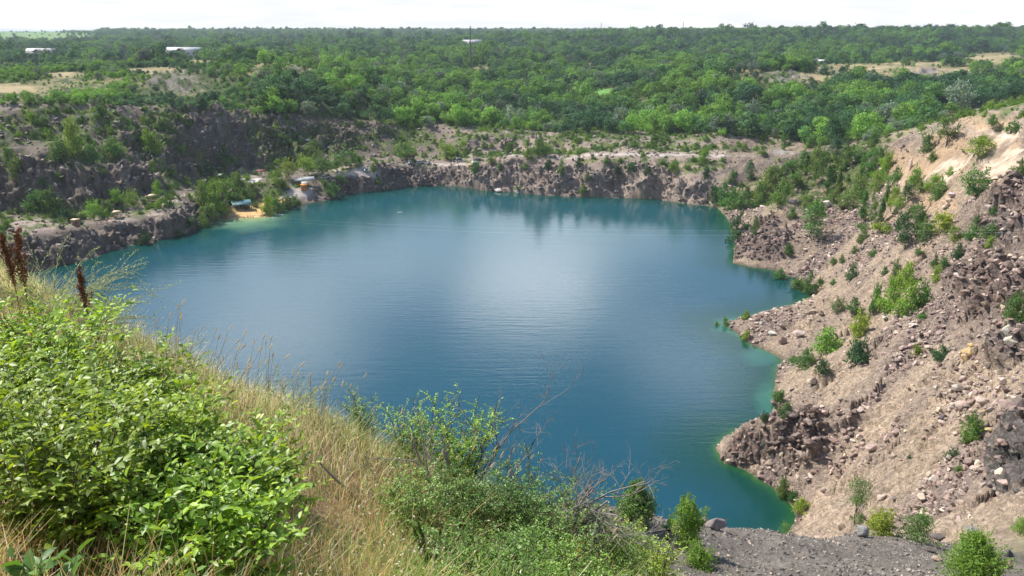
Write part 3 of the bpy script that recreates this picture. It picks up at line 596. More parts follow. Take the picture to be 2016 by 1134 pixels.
# ---- plants that stand in the middle distance (unit: metres), several of each kind
KINDS = {}
def make_kind(kind, k, rx, h, z0, ncl, nl, ls, shape, fill=.5, r0=.09, stems=1):
    V, F, T, C_ = crown_np(hash_(kind) + k, rx, rx * .92, z0, h, ncl, nl, ls, shape, fill)
    mb = MB(); mb.add(V, F, T); cm = mb.mesh(kind + '_crown')
    tb = MB(); limbs(tb, C_, h, z0, k, r0, 5)
    if stems > 1:
        rng = np.random.default_rng(k)
        for c in C_[rng.choice(len(C_), min(stems, len(C_)), replace=False)]: tb.tube([(0, 0, -.2), c * np.array([.45, .45, .55]), c], [r0 * .6, r0 * .4, r0 * .1], 4)
    tm = tb.mesh(kind + '_trunk'); jb = MB(); jb.add(V, F, T); jb.add(np.concatenate(tb.V), np.concatenate(tb.F), None, 1); jm = jb.mesh(kind)
    jm.materials.append(LEAF_OBJ); jm.materials.append(BARK); im = jm.copy(); im.materials[0] = LEAF_INST
    cm.materials.append(LEAF_OBJ); tm.materials.append(BARK)
    KINDS.setdefault(kind, []).append(dict(crown=cm, trunk=tm, joined=jm, inst=im, h=h, w=2 * rx))
def hash_(s): return sum(ord(c) * (i + 7) for i, c in enumerate(s)) % 9973
for k in range(5): make_kind('forest_tree', k, 3.6 + .5 * (k % 3), 7.5 + (k % 2) * 1.2, 1.0, 16 + 3 * k, 1100, .66, 'round', .35, .2)
for k in range(4): make_kind('leafy_tree', 10 + k, 2.3, 5.2 + .4 * k, .9, 22, 2600, .27, 'round', .3, .11)
for k in range(3): make_kind('poplar_tree', 20 + k, 1.25, 7.0, .5, 30, 2600, .26, 'poplar', .1, .10)
for k in range(5): make_kind('shrub', 30 + k, 1.25, 1.9, -.15, 22, 2200, .17, 'bush', .3, .05, 6)
for k in range(3): make_kind('low_shrub', 40 + k, 1.2, 1.0, 0.0, 12, 900, .15, 'bush', .3, .03, 4)
TONES = {'dark': (.052, .118, .055), 'green': (.100, .205, .062), 'bright': (.185, .315, .055), 'yellow': (.27, .34, .055), 'grey': (.18, .22, .15), 'blue': (.062, .150, .088), 'mid': (.132, .235, .066)}
TONEW = {'dark': 'dark green', 'green': 'deep green', 'bright': 'bright green', 'yellow': 'yellow-green', 'grey': 'grey-green', 'blue': 'blue-green', 'mid': 'mid green'}
LM = [('the teal-roofed beach pavilion', 475, 405), ('the orange sand beach', 500, 412), ('the white double roof', 600, 355), ('the orange kiosk', 605, 372), ('the white roof panel on the bench', 935, 324), ('the silver van', 905, 316),
      ('the pair of white cars', 818, 322), ('the tan gazebo by the fence', 232, 422), ('the tan gazebo up the path', 300, 388), ('the pale slab in the left cliff', 53, 308), ('the dark cave in the left bank', 130, 480), ('the tall mast', 927, 130),
      ('the long two-storey building', 930, 85), ('the gabled white building', 360, 103), ('the farthest left building', 80, 105), ('the small white house', 1608, 118), ('the rocky knoll at the right', 1540, 152), ('the rocky hill at the left', 340, 160),
      ('the bare dry hilltop', 550, 135), ('the dry grass plateau', 1780, 135), ('the pale tan rock face', 1960, 300), ('the light rock rib', 1800, 320), ('the two pale mounds', 1690, 292), ('the slanting bare mound', 1550, 420), ('the poplar grove', 1660, 370),
      ('the green inlet', 1600, 580), ('the stone spit', 1470, 632), ('the dark promontory', 1440, 880), ('the brown blocky outcrop', 1950, 575), ('the yellow boulders', 1900, 695), ('the dark ledge rocks', 1990, 920), ('the cream boulder', 1603, 745),
      ('the grey ledge boulder', 1410, 1020), ('the rust-coloured stone', 1283, 1008), ('the pale rock at the waterline', 1005, 374), ('the road bend above the cliff', 730, 332), ('the foot of the left cliff', 100, 400), ('the reddish scree', 70, 440),
      ('the small brown clearing', 1267, 204), ('the right end of the far cliff', 1410, 350), ('the grassy gap in the wood', 1185, 178), ('the bare path over the rocky hill', 348, 150)]
ORD = ['nearest', 'second nearest', 'third nearest', 'fourth nearest', 'fifth nearest', 'sixth nearest', 'seventh nearest', 'eighth nearest', 'ninth nearest', 'tenth nearest']
REG = []
def reg(o, word, px, py): REG.append((o, word, px, py))
def finish_labels():
    """each plant or stone is told by its look, its nearest landmark, the side it stands on and its rank there"""
    grp = {}
    for o, word, px, py in REG:
        n, lx, ly = min(LM, key=lambda q: math.hypot(px - q[1], (py - q[2]) * 1.6)); dx, dy = px - lx, py - ly
        side = ('left of' if dx < 0 else 'right of') if abs(dx) > abs(dy) * 1.2 else ('above' if dy < 0 else 'below')
        grp.setdefault((word, n, side), []).append((math.hypot(dx, dy), o))
    for (word, n, side), L in grp.items():
        L.sort(key=lambda q: q[0])
        for i, (d, o) in enumerate(L):
            if len(L) == 1: o['label'] = f'{word} {side} {n}'
            elif i < 10: o['label'] = f'{word} {side} {n}, {ORD[i]}'
            elif i < 99: o['label'] = f'{word} {side} {n}, {ORD[9].split()[0] if 0 else str(i + 1)+"th"} nearest'
RNG = np.random.default_rng(5)
def jit(c, a=.12): return tuple(float(x * (1 + RNG.uniform(-a, a))) for x in c)
def plant(kind, tone, px, py, hpx, wpx=None, p=None, parts=True, group=None, cat='shrub', name=None, word=None, sink=.03):
    if p is None:
        q = hit(px, py, 12)
        if q is None: return None
        p = q[0]
    m = pxscale(p); K = KINDS[kind][int(RNG.integers(len(KINDS[kind])))]; hm = hpx * m; wm = (wpx or hpx * K['w'] / K['h']) * m
    name = name or kind; sc = (wm / K['w'], wm / K['w'], hm / K['h']); rot = float(RNG.uniform(0, 6.28)); col = (*jit(TONES[tone]), 1)
    loc = (p[0], p[1], p[2] - sink * hm)
    if parts:
        o = link_obj(name, None, loc=loc); c = link_obj('crown' if cat == 'tree' else 'foliage', K['crown'], parent=o); col = (col[0] * 1.15, col[1] * 1.12, col[2], 1); t = link_obj('trunk' if cat == 'tree' else 'stem', K['trunk'], parent=o); c.color = col
    else: o = link_obj(name, K['joined'], loc=loc); o.color = col
    o.rotation_euler.z = rot; o.scale = sc; tag(o, 'x', cat, group)
    reg(o, word or f"{TONEW[tone]} {'tree' if cat == 'tree' else 'shrub'}", px, py); return o
G_S = 'shrubs growing on the quarry slopes'; G_P = 'poplars in the grove below the tan slope'; G_T = 'trees of the wood beyond the quarry'
for px, py, h, w, k, tn in [(1585, 352, 52, 17, 'p', 'green'), (1605, 364, 72, 34, 't', 'mid'), (1627, 378, 56, 17, 'p', 'green'), (1650, 384, 62, 18, 'p', 'mid'), (1680, 412, 66, 46, 't', 'mid'), (1695, 358, 52, 15, 'p', 'green'), (1712, 346, 50, 34, 't', 'green'), (1725, 382, 42, 36, 't', 'bright'),
        (1697, 438, 66, 19, 'p', 'green'), (1716, 442, 46, 24, 't', 'mid'), (1732, 446, 66, 18, 'p', 'green'), (1754, 420, 54, 24, 't', 'bright'), (1745, 404, 44, 18, 'p', 'mid'), (1785, 402, 40, 30, 't', 'dark'), (1770, 414, 26, 26, 't', 'bright'), (1803, 446, 46, 32, 't', 'green'), (1600, 470, 72, 56, 't', 'green'), (1645, 312, 40, 38, 't', 'blue'),
        (1618, 340, 44, 30, 't', 'green'), (1665, 330, 44, 34, 't', 'green'), (1640, 402, 30, 26, 't', 'mid'), (1660, 412, 26, 24, 't', 'mid'), (1596, 335, 34, 24, 't', 'mid'), (1780, 490, 78, 46, 't', 'dark'), (1475, 358, 40, 28, 't', 'blue'), (312, 392, 36, 20, 't', 'bright'), (1690, 320, 30, 28, 't', 'green'), (1730, 316, 26, 24, 't', 'green'), (1862, 285, 56, 44, 't', 'green'),
        (1932, 290, 24, 20, 't', 'bright'), (1926, 312, 40, 60, 't', 'bright'), (1920, 392, 62, 60, 't', 'green'), (1640, 282, 50, 50, 't', 'dark'), (540, 400, 26, 20, 't', 'mid'), (548, 372, 36, 28, 't', 'bright'), (570, 352, 34, 38, 't', 'bright'), (606, 345, 36, 46, 't', 'bright'), (636, 345, 34, 40, 't', 'green'), (665, 340, 36, 40, 't', 'green'), (690, 330, 32, 36, 't', 'green'),
        (620, 318, 40, 44, 't', 'green'), (800, 318, 40, 50, 't', 'mid'), (880, 314, 32, 40, 't', 'bright'), (232, 406, 34, 28, 't', 'bright'), (188, 436, 36, 36, 't', 'bright'), (262, 410, 34, 26, 't', 'bright')]:
    kd = 'poplar_tree' if k == 'p' else 'leafy_tree'
    plant(kd, tn, px, py, h, w, cat='tree', group=G_P if k == 'p' else 'broad trees scattered round the quarry', word=f"{TONEW[tn]} {'poplar' if k == 'p' else 'broad tree'}")
SHR = """1560,430,22,18,g 1486,462,32,22,g 1455,470,48,44,d 1535,404,44,38,m 1440,410,34,40,g 1470,413,38,44,g 1498,402,42,36,m 1512,376,36,40,m 1443,360,22,20,g 1552,503,22,18,g 1677,551,30,24,d 1657,517,14,14,m 1718,506,16,18,m 1683,498,14,14,g 1690,478,12,20,m
1852,460,38,52,y 1735,456,18,50,y 1700,455,16,40,m 1820,470,34,40,m 1878,472,26,30,b 1915,471,26,36,g 1947,468,26,36,g 1886,509,28,22,d 1948,491,24,18,y 1838,528,28,12,g 1845,552,26,24,b 1858,526,20,18,g 1782,566,44,48,b 1762,563,46,24,r 1742,540,16,14,g 1750,617,54,50,b 1790,621,60,58,b 1815,608,48,38,g 1722,612,50,20,g
1650,613,28,30,r 1682,616,26,30,g 1996,636,54,50,g 1690,661,44,40,y 1626,689,38,60,b 1690,717,48,50,d 1583,722,32,42,g 1618,736,28,32,d 1803,700,20,24,b 1851,709,28,40,d 1815,628,14,18,m 1908,872,40,42,m 1915,850,40,36,m 1874,907,26,28,d 1530,796,28,30,g 1547,817,24,36,g 1505,827,15,22,d 1469,628,15,20,b 1428,640,14,12,b 1411,640,8,8,b
1595,578,38,30,g 1570,568,22,30,m 1535,548,18,26,g 1540,980,42,28,m 1575,1006,24,32,y 1560,985,22,22,g 1560,715,14,20,m 1470,668,16,18,y 1065,308,38,32,g 1040,312,24,20,b 1080,332,20,14,d 1105,344,28,16,g 1035,333,13,18,m 1140,329,20,16,d 1240,338,18,22,g 1195,322,14,16,g 1215,342,16,16,d 1158,356,16,14,g 1275,346,16,20,d 1303,331,15,20,m
1325,336,18,24,b 1387,317,20,22,b 1018,376,9,24,m 1148,381,18,14,m 1390,346,14,16,d 985,334,13,14,g 936,340,22,22,g 968,320,12,18,m 70,414,34,36,g 100,410,36,44,g 35,347,34,34,m 22,322,30,26,g 150,297,54,40,b 120,312,36,40,g 185,322,36,34,g 226,302,30,36,g 300,300,40,38,b 357,306,18,26,m 185,412,20,26,g 210,420,24,30,m 331,407,26,22,g 135,434,22,28,d
160,443,10,10,d 285,480,24,24,d 400,446,22,28,m 375,447,16,22,m 352,463,12,14,m 400,402,40,38,m 428,424,46,46,b 408,434,30,40,m 450,392,34,38,m 425,395,36,36,b 470,374,30,34,g 527,422,34,28,b 546,417,26,32,g 566,410,24,30,g 582,405,20,24,g 500,384,24,28,m 484,395,24,30,g 465,400,24,26,m 655,384,22,26,g 640,375,20,22,m 560,372,18,22,m
745,362,12,16,m 735,338,14,16,m 672,362,18,26,m 1410,398,30,34,d 1425,400,34,34,g 1520,352,26,40,m 1550,345,26,40,g 1560,372,30,40,m 1585,318,20,30,m 1545,290,24,22,g 1500,305,12,18,m 1760,360,26,30,m 1745,330,30,30,b 1738,352,30,22,b 1825,300,34,30,g 1800,365,34,26,b 1812,378,22,22,m 1838,372,26,30,b 1848,392,34,34,m 1870,345,14,16,b 1835,318,22,18,m
1965,258,16,26,r 1990,262,22,40,g 1955,245,14,22,g 2005,345,28,26,m 1720,285,22,22,g 1700,470,16,22,m 1640,520,12,16,m 1810,500,12,16,m 1970,470,20,22,d 1955,420,12,16,m 1925,440,16,18,g 2008,590,16,18,m 1888,930,16,18,m 1965,950,10,12,b 1790,905,10,10,d 1640,560,10,14,m 1615,560,14,16,g 1670,700,8,10,m"""
TK = dict(d='dark', g='green', m='mid', b='bright', y='yellow', r='grey')
for it in SHR.split():
    px, py, h, w, t_ = it.split(','); px, py, h, w = float(px), float(py), float(h), float(w)
    plant('shrub' if h > w * .6 else 'low_shrub', TK[t_], px, py, h, w, group=G_S, name='shrub', parts=h > 24)
# more shrubs on the benches and walls
nsh = len(SHR.split())
for cx, cy, rx, ry, n, h0, h1, tones in [(200, 250, 190, 34, 24, 1.8, 4, 'gmb'), (430, 320, 50, 40, 10, 1.5, 4, 'gm'), (640, 270, 150, 26, 14, 1.5, 3.5, 'gm'), (950, 300, 190, 10, 18, 1.5, 3.5, 'bmyg'), (1300, 292, 180, 8, 12, 1.2, 3, 'gmb'), (1480, 290, 70, 12, 8, 1.5, 3, 'bm'), (1640, 350, 90, 55, 16, 1.5, 3.2, 'gmb'),
        (360, 380, 60, 20, 8, 1.5, 3.5, 'gmb'), (430, 372, 30, 14, 6, 1.5, 3.5, 'mgb'), (700, 320, 80, 10, 8, 1.5, 3, 'gb'), (1760, 440, 60, 30, 6, 1.2, 2.4, 'bm'), (150, 350, 100, 50, 6, 1.5, 3, 'gm'), (1250, 335, 180, 16, 6, .8, 1.8, 'gm'), (1500, 400, 60, 40, 6, 1.5, 3, 'gm')]:
    for _ in range(n):
        if nsh >= 290: break
        a = RNG.uniform(0, 2 * PI); q = math.sqrt(RNG.uniform(0, 1)); px, py = cx + rx * q * math.cos(a), cy + ry * q * math.sin(a); q = hit(px, py, 100)
        if q is None or q[0].z < 1: continue
        hh = RNG.uniform(h0, h1); m = pxscale(q[0]); tn = TK[tones[int(RNG.integers(len(tones)))]]
        plant('shrub', tn, px, py, hh / m, hh * RNG.uniform(1, 1.5) / m, p=q[0], group=G_S, parts=False); nsh += 1

# ------------------------------------------------------------------ stands that nobody could count: instanced over points
def gn_stand(name, meshes, P, rotz, scale, index, tcol, kind='stuff', tilt=None):
    col = bpy.data.collections.new(name + '_kinds')
    for i, m in enumerate(meshes):
        o = bpy.data.objects.new(f'{name}_kind_{i:02d}', m); col.objects.link(o)
    me = bpy.data.meshes.new(name); me.vertices.add(len(P)); me.vertices.foreach_set('co', np.asarray(P, np.float32).ravel())
    a = me.attributes.new('rot', 'FLOAT_VECTOR', 'POINT'); rv = np.zeros((len(P), 3), np.float32); rv[:, 2] = rotz
    if tilt is not None: rv[:, :2] = tilt
    a.data.foreach_set('vector', rv.ravel())
    a = me.attributes.new('scl', 'FLOAT_VECTOR', 'POINT'); a.data.foreach_set('vector', np.asarray(scale, np.float32).ravel())
    a = me.attributes.new('idx', 'INT', 'POINT'); a.data.foreach_set('value', np.asarray(index, np.int32))
    a = me.attributes.new('tcol', 'FLOAT_COLOR', 'POINT'); a.data.foreach_set('color', np.hstack([tcol, np.ones((len(P), 1))]).astype(np.float32).ravel())
    o = bpy.data.objects.new(name, me); COL.objects.link(o)
    g = bpy.data.node_groups.new(name, 'GeometryNodeTree'); g.interface.new_socket('Geometry', in_out='INPUT', socket_type='NodeSocketGeometry'); g.interface.new_socket('Geometry', in_out='OUTPUT', socket_type='NodeSocketGeometry')
    N = g.nodes.new; gi = N('NodeGroupInput'); go = N('NodeGroupOutput'); ip = N('GeometryNodeInstanceOnPoints'); ci = N('GeometryNodeCollectionInfo')
    ci.inputs['Collection'].default_value = col; ci.inputs['Separate Children'].default_value = True; ci.inputs['Reset Children'].default_value = True
    ip.inputs['Pick Instance'].default_value = True
    def at(nm, ty): n = N('GeometryNodeInputNamedAttribute'); n.data_type = ty; n.inputs[0].default_value = nm; return n.outputs[0]
    L = g.links.new; L(gi.outputs[0], ip.inputs['Points']); L(ci.outputs[0], ip.inputs['Instance']); L(at('idx', 'INT'), ip.inputs['Instance Index'])
    e2r = N('FunctionNodeEulerToRotation'); L(at('rot', 'FLOAT_VECTOR'), e2r.inputs[0]); L(e2r.outputs[0], ip.inputs['Rotation']); L(at('scl', 'FLOAT_VECTOR'), ip.inputs['Scale']); L(ip.outputs[0], go.inputs[0])
    md = o.modifiers.new('stand', 'NODES'); md.node_group = g; tag(o, kind=kind); return o
rng = np.random.default_rng(77)
def jgrid(r0, r1, cell, a0=-36, a1=36):
    X, Y = np.meshgrid(np.arange(-r1, r1, cell), np.arange(0, r1, cell)); X = X + rng.uniform(-.5, .5, X.shape) * cell; Y = Y + rng.uniform(-.5, .5, Y.shape) * cell
    r = np.hypot(X, Y); a = np.degrees(np.arctan2(X, Y)); k = (r > r0) & (r < r1) & (a > a0) & (a < a1); return X[k], Y[k]
dens = np.ones(GX.shape); dens *= 1 - .96 * dry; dens *= 1 - .75 * knoll * sstep(g2, -.5, .2)
for b in [(82, 113, 36, 7), (362, 113, 40, 7), (275, 114, 18, 5), (930, 94, 24, 5), (855, 101, 16, 4), (1000, 102, 14, 4), (1105, 97, 8, 3), (1518, 125, 9, 5), (1610, 124, 22, 6), (300, 117, 14, 4), (415, 114, 12, 4)]: dens *= 1 - blob_px(*b, .3)
dens *= 1 - .97 * sstep(RR, 2300, 2900) * (1 - sstep(PXg, 100, 260))
dens *= 1 - .9 * blob_px(1185, 181, 20, 8)
tone_n = fbm(GX / 45, GY / 45, 301, 3)
def forest_pts(r0, r1, cell, hs):
    X, Y = jgrid(r0, r1, cell); px, py = to_px(X, Y, hgt(X, Y)); d = field(dens, X, Y)
    d = d * np.where(field(low_scrub, X, Y) > .4, .42, 1)
    k = (py < np.interp(px, RIM[:, 0], RIM[:, 1])) & (rng.random(len(X)) < d); X, Y = X[k], Y[k]; Z = hgt(X, Y); px, py = px[k], py[k]
    size = hs * (.5 + .95 * rng.random(len(X)) ** 1.6 + .6 * (rng.random(len(X)) < .04)) * (1 + .25 * field(tone_n, X, Y)) * np.where(field(dens, X, Y) < .6, .6, 1)
    size *= np.where((py > 125) & (px < 520), .42, 1.0) * np.where(field(low_scrub, X, Y) > .4, .42, 1.0)                       # low scrub over the left hills
    v = visible(X, Y, Z + size * 8); return X[v], Y[v], Z[v], size[v], px[v], py[v]
def scrub_pts():
    a = list(forest_pts(330, 720, 3.6, .9)); k = (a[4] < 560) & (a[5] > 122) | (a[4] > 1380) & (a[5] > 125) & (a[5] < 190); return tuple(q[k] for q in a)
parts_ = [scrub_pts(), forest_pts(300, 900, 6.6, 1.0), forest_pts(900, 1800, 10.0, 1.25), forest_pts(1800, 5500, 22, 1.6)]
X, Y, Z, S_, PX_, PY_ = [np.concatenate([p[i] for p in parts_]) for i in range(6)]
n = len(X)
tn = 1.6 * field(tone_n, X, Y) + rng.normal(size=n) * .32
c_dark, c_green, c_bright, c_grey, c_blue = [np.array(TONES[q]) for q in ('dark', 'green', 'bright', 'grey', 'blue')]
tw = np.clip((tn + .1) * 1.6, 0, 1)[:, None]; tc_ = c_dark * (1 - np.clip((tn + .5) * 1.8, 0, 1))[:, None] + np.clip((tn + .5) * 1.8, 0, 1)[:, None] * (c_green * (1 - tw) + c_bright * tw)
gk = rng.random(n) < .10; tc_[gk] = c_grey * .95
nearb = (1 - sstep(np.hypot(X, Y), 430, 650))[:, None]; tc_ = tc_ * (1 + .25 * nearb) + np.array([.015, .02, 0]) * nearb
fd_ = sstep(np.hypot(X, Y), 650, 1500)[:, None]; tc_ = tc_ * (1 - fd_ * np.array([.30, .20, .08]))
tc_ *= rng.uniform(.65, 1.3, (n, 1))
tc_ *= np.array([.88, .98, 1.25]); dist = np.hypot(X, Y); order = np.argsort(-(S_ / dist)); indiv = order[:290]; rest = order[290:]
FT = KINDS['forest_tree']
def tone_word(c):
    return min(TONEW, key=lambda q: np.abs(np.log(np.array(TONES[q])) - np.log(c)).sum())
for i in indiv:
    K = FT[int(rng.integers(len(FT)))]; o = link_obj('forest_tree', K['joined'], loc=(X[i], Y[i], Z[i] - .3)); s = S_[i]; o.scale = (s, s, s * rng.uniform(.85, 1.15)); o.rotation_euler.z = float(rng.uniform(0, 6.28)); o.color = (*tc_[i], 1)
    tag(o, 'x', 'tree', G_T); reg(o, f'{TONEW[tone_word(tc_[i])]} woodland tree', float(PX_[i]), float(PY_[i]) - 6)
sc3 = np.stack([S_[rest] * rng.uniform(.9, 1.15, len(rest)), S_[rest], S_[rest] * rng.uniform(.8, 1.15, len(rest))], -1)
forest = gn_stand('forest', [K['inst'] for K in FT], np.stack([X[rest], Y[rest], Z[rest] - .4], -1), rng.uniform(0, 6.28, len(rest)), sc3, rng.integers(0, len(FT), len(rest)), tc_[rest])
tag(forest, 'dense green wood stretching from the quarry rim to the horizon', 'woodland')
# low scrub filling ledges and banks between the shrubs one can tell apart
X, Y = jgrid(215, 520, 1.9); v_ = field(vg * (RR > 210) + dens * 0, X, Y); px, py = to_px(X, Y, hgt(X, Y)); k = rng.random(len(X)) < v_ * .6 * sstep(fbm(X / 5, Y / 5, 441, 3), -.5, .2); X, Y = X[k], Y[k]; Z = hgt(X, Y); k = visible(X, Y, Z + 1) & (Z > .8); X, Y, Z = X[k], Y[k], Z[k]; n = len(X)
w_ = np.clip(field(g1, X, Y) + .5 + rng.normal(size=n) * .25, 0, 1)[:, None]; tcs = (np.array(TONES['green']) * (1 - w_) + np.array(TONES['bright']) * w_) * rng.uniform(.75, 1.25, (n, 1))
s_ = (.35 + 1.2 * rng.random(n) ** 1.8) * rng.uniform(.7, 1.2, n)
und = gn_stand('undergrowth', [K['inst'] for K in KINDS['shrub'] + KINDS['low_shrub']], np.stack([X, Y, Z - .1], -1), rng.uniform(0, 6.28, n), np.stack([s_, s_, s_ * rng.uniform(.7, 1.2, n)], -1), rng.integers(0, 8, n), tcs); tag(und, 'low green scrub covering the ledges and benches', 'undergrowth')

# ------------------------------------------------------------------ stones
def stone_mesh(seed, npt=16, flat=.7):
    rs = np.random.default_rng(seed); bm = bmesh.new()
    for _ in range(npt):
        v = norm(rs.normal(size=3)) * rs.uniform(.75, 1.05); v[2] *= flat; v[1] *= .85; bm.verts.new(v * .5)
    bmesh.ops.convex_hull(bm, input=bm.verts)
    for v in [v for v in bm.verts if not v.link_faces]: bm.verts.remove(v)
    bmesh.ops.bevel(bm, geom=list(bm.edges), offset=.03, segments=1, affect='EDGES', profile=.5)
    me = bpy.data.meshes.new('stone'); bm.to_mesh(me); bm.free(); return me
def stone_mat(name, inst):
    t = NT(name); g = t.n('ShaderNodeNewGeometry'); base = t.n('ShaderNodeAttribute', attribute_name='tcol', attribute_type='INSTANCER').outputs['Color'] if inst else t.n('ShaderNodeObjectInfo').outputs['Color']
    nz = t.noise(g.outputs['Position'], 2.3, 6, .65); nz2 = t.noise(g.outputs['Position'], 12, 4, .6)
    f = t.mth('MULTIPLY', t.rng(nz.outputs[0], .3, .7, .75, 1.2), t.rng(nz2.outputs[0], .3, .7, .85, 1.12)); c = t.n('ShaderNodeVectorMath', {0: base, 'Scale': f}, operation='SCALE').outputs[0]
    b = t.n('ShaderNodeBump', {'Height': t.mth('ADD', nz.outputs[0], t.mth('MULTIPLY', nz2.outputs[0], .3)), 'Strength': .6, 'Distance': .25})
    p = t.n('ShaderNodeBsdfPrincipled', {'Base Color': c, 'Roughness': .9, 'Specular IOR Level': .2, 'Normal': b.outputs[0]}); t.l(p.outputs[0], t.out.inputs[0]); return t.m
ST_O = stone_mat('stone', False); ST_I = stone_mat('stone_rubble', True)
STN = [stone_mesh(k, 12 + k % 5, .55 + .1 * (k % 4)) for k in range(9)]; STI = [m.copy() for m in STN]
for m in STN: m.materials.append(ST_O)
for m in STI: m.materials.append(ST_I)
RC = {'cream': (.52, .42, .33), 'pink': (.36, .265, .225), 'grey': (.27, .25, .235), 'dark': (.14, .125, .115), 'rust': (.42, .24, .14), 'yellow': (.58, .42, .20), 'pale': (.60, .52, .46), 'brown': (.25, .175, .14)}
G_R = 'boulders lying on the quarry slopes'
def boulder(px, py, w, h, tone, rz=None, rmin=12):
    q = hit(px, py, rmin)
    if q is None: return
    p = q[0]; m = pxscale(p); k = int(RNG.integers(9)); o = link_obj('boulder', STN[k]); wm, hm = w * m, h * m
    o.location = (p.x, p.y + wm * .2, p.z + hm * .22); o.scale = (wm * 1.05, wm * RNG.uniform(.75, 1.0), hm * 1.35)
    o.rotation_euler = (float(RNG.uniform(-.25, .25)), float(RNG.uniform(-.25, .25)), float(RNG.uniform(-.5, .5))); o.color = (*jit(RC[tone], .08), 1)
    tag(o, 'x', 'boulder', G_R); reg(o, f"{'large ' if w > 24 else 'small ' if w < 13 else ''}{tone} boulder", px, py); return o
for it in """1603,757,32,27,cream 1717,890,34,22,cream 1768,832,22,24,pink 1938,800,38,28,cream 1887,770,26,24,pale 1950,850,24,17,yellow 1705,1056,42,28,grey 1850,1064,38,26,dark 1835,1088,30,20,dark 1848,1106,28,20,pink 1990,1096,36,22,dark 1985,1118,30,16,pink 1920,1052,42,20,grey 1624,818,20,16,cream 1576,664,30,26,cream 1542,678,20,30,pink
1522,660,20,15,pale 1985,656,24,22,pale 1908,700,28,20,yellow 1900,712,22,22,yellow 1915,684,22,12,yellow 1880,690,18,11,pale 1998,676,40,16,pale 1805,722,18,22,pale 1588,536,24,22,pink 1588,494,16,14,cream 1565,450,16,18,pink 1629,404,24,13,pale 1634,442,16,16,pink 1560,400,20,14,pale 1700,1000,12,8,grey 1760,985,14,10,grey 1722,973,14,9,grey
1850,960,20,14,dark 1838,948,20,12,pale 1862,1000,16,10,grey 1820,865,12,10,pink 1783,868,12,9,pale 1700,810,24,12,cream 1655,790,16,12,pink 1730,790,20,14,pink 1860,830,26,22,dark 1850,815,18,18,cream 1880,800,20,14,cream 1905,825,26,16,cream 1965,800,22,18,cream 1985,830,26,18,cream 1955,880,18,12,cream 1940,815,18,14,yellow 1925,760,20,14,cream
1970,770,22,16,cream 2000,790,20,16,pale 1840,750,16,12,cream 1790,655,14,10,pale 1745,630,22,12,pale 1800,642,20,10,pale 1725,672,14,12,pink 1740,655,16,14,pink 1500,640,12,10,pale 1480,632,13,9,pale 1530,612,14,9,pale 1550,606,14,10,pink 1575,600,14,10,pale 1600,596,14,9,pale 1445,638,12,10,cream 1460,640,10,9,pink 1510,622,12,9,pale 1440,645,10,8,grey
1765,448,22,16,pink 1762,455,10,14,pink 1878,388,26,14,pale 1870,400,22,14,cream 1862,410,18,12,cream 1955,412,28,14,cream 1900,300,14,12,dark 1795,330,14,26,cream 1838,295,12,16,grey 1480,395,14,8,pale 1505,410,18,9,pale 1490,418,16,8,pale 1470,425,14,7,cream 985,376,32,8,pale 53,312,28,10,pale 128,425,12,8,grey 150,418,12,7,pale 160,424,14,8,grey 120,418,12,7,pale
140,412,14,7,grey 175,432,12,6,pale 1425,905,18,16,brown 1440,890,20,16,brown 1465,880,22,16,brown 1490,900,20,16,brown 1505,880,20,18,dark 1455,865,16,12,brown 1520,920,20,16,brown 1435,915,20,16,cream 1480,860,22,14,brown 1540,900,18,14,pink 1500,935,16,12,pink 1545,870,18,12,brown 1575,880,16,11,brown 1605,890,14,12,brown 1640,870,16,10,pink
1660,890,14,10,brown 1590,860,14,10,brown 1625,850,14,10,brown 1680,870,14,10,pale 1600,935,14,10,brown 1655,930,14,10,brown 1900,580,20,16,brown 1925,590,22,18,brown 1950,575,20,20,brown 1915,610,20,18,brown 1945,605,26,20,brown 1970,590,18,16,brown 1985,560,22,18,brown 1960,545,18,14,pink 1990,530,18,14,brown 1975,690,20,16,dark 1995,700,22,16,dark 1960,705,16,14,dark
1990,730,16,12,dark 1950,725,16,12,dark 2000,900,26,20,dark 1975,915,26,22,dark 1995,930,22,18,dark 1960,935,22,16,grey 1985,955,26,18,dark 2005,975,24,18,dark 1965,970,22,14,grey 1950,960,18,14,grey""".split():
    a, b, c, d, e = it.split(','); boulder(float(a), float(b), float(c), float(d), e)
for spec in [(1387, 1036, 20, 26, 'grey', 15), (1412, 1046, 58, 34, 'grey', 15), (1283, 1020, 22, 30, 'rust', 15)]: boulder(*spec[:5], rmin=15)
nb = 0
for cx, cy, rx, ry, n_, s0, s1, tones in [(1650, 880, 110, 70, 30, .3, .9, ('pink', 'brown', 'pink')), (1900, 780, 110, 80, 34, .35, 1.1, ('cream', 'pale', 'pink')), (1700, 700, 120, 60, 26, .35, .9, ('pink', 'cream')), (1560, 640, 90, 30, 20, .4, 1.0, ('pale', 'pink')), (1680, 520, 130, 50, 18, .4, 1.1, ('pink', 'pale')), (1880, 430, 100, 60, 16, .5, 1.2, ('cream', 'pink')), (1800, 960, 140, 60, 16, .25, .7, ('grey', 'pink'))]:
    for _ in range(n_):
        if nb > 130: break
        a = RNG.uniform(0, 2 * PI); q = math.sqrt(RNG.uniform(0, 1)); px, py = cx + rx * q * math.cos(a), cy + ry * q * math.sin(a); q = hit(px, py, 45)
        if q is None or q[0].z < .5 or px > 2010: continue
        m = pxscale(q[0]); s = RNG.uniform(s0, s1) * 1.1; boulder(px, py, s / m, s * .7 / m, tones[int(RNG.integers(len(tones)))], rmin=45); nb += 1
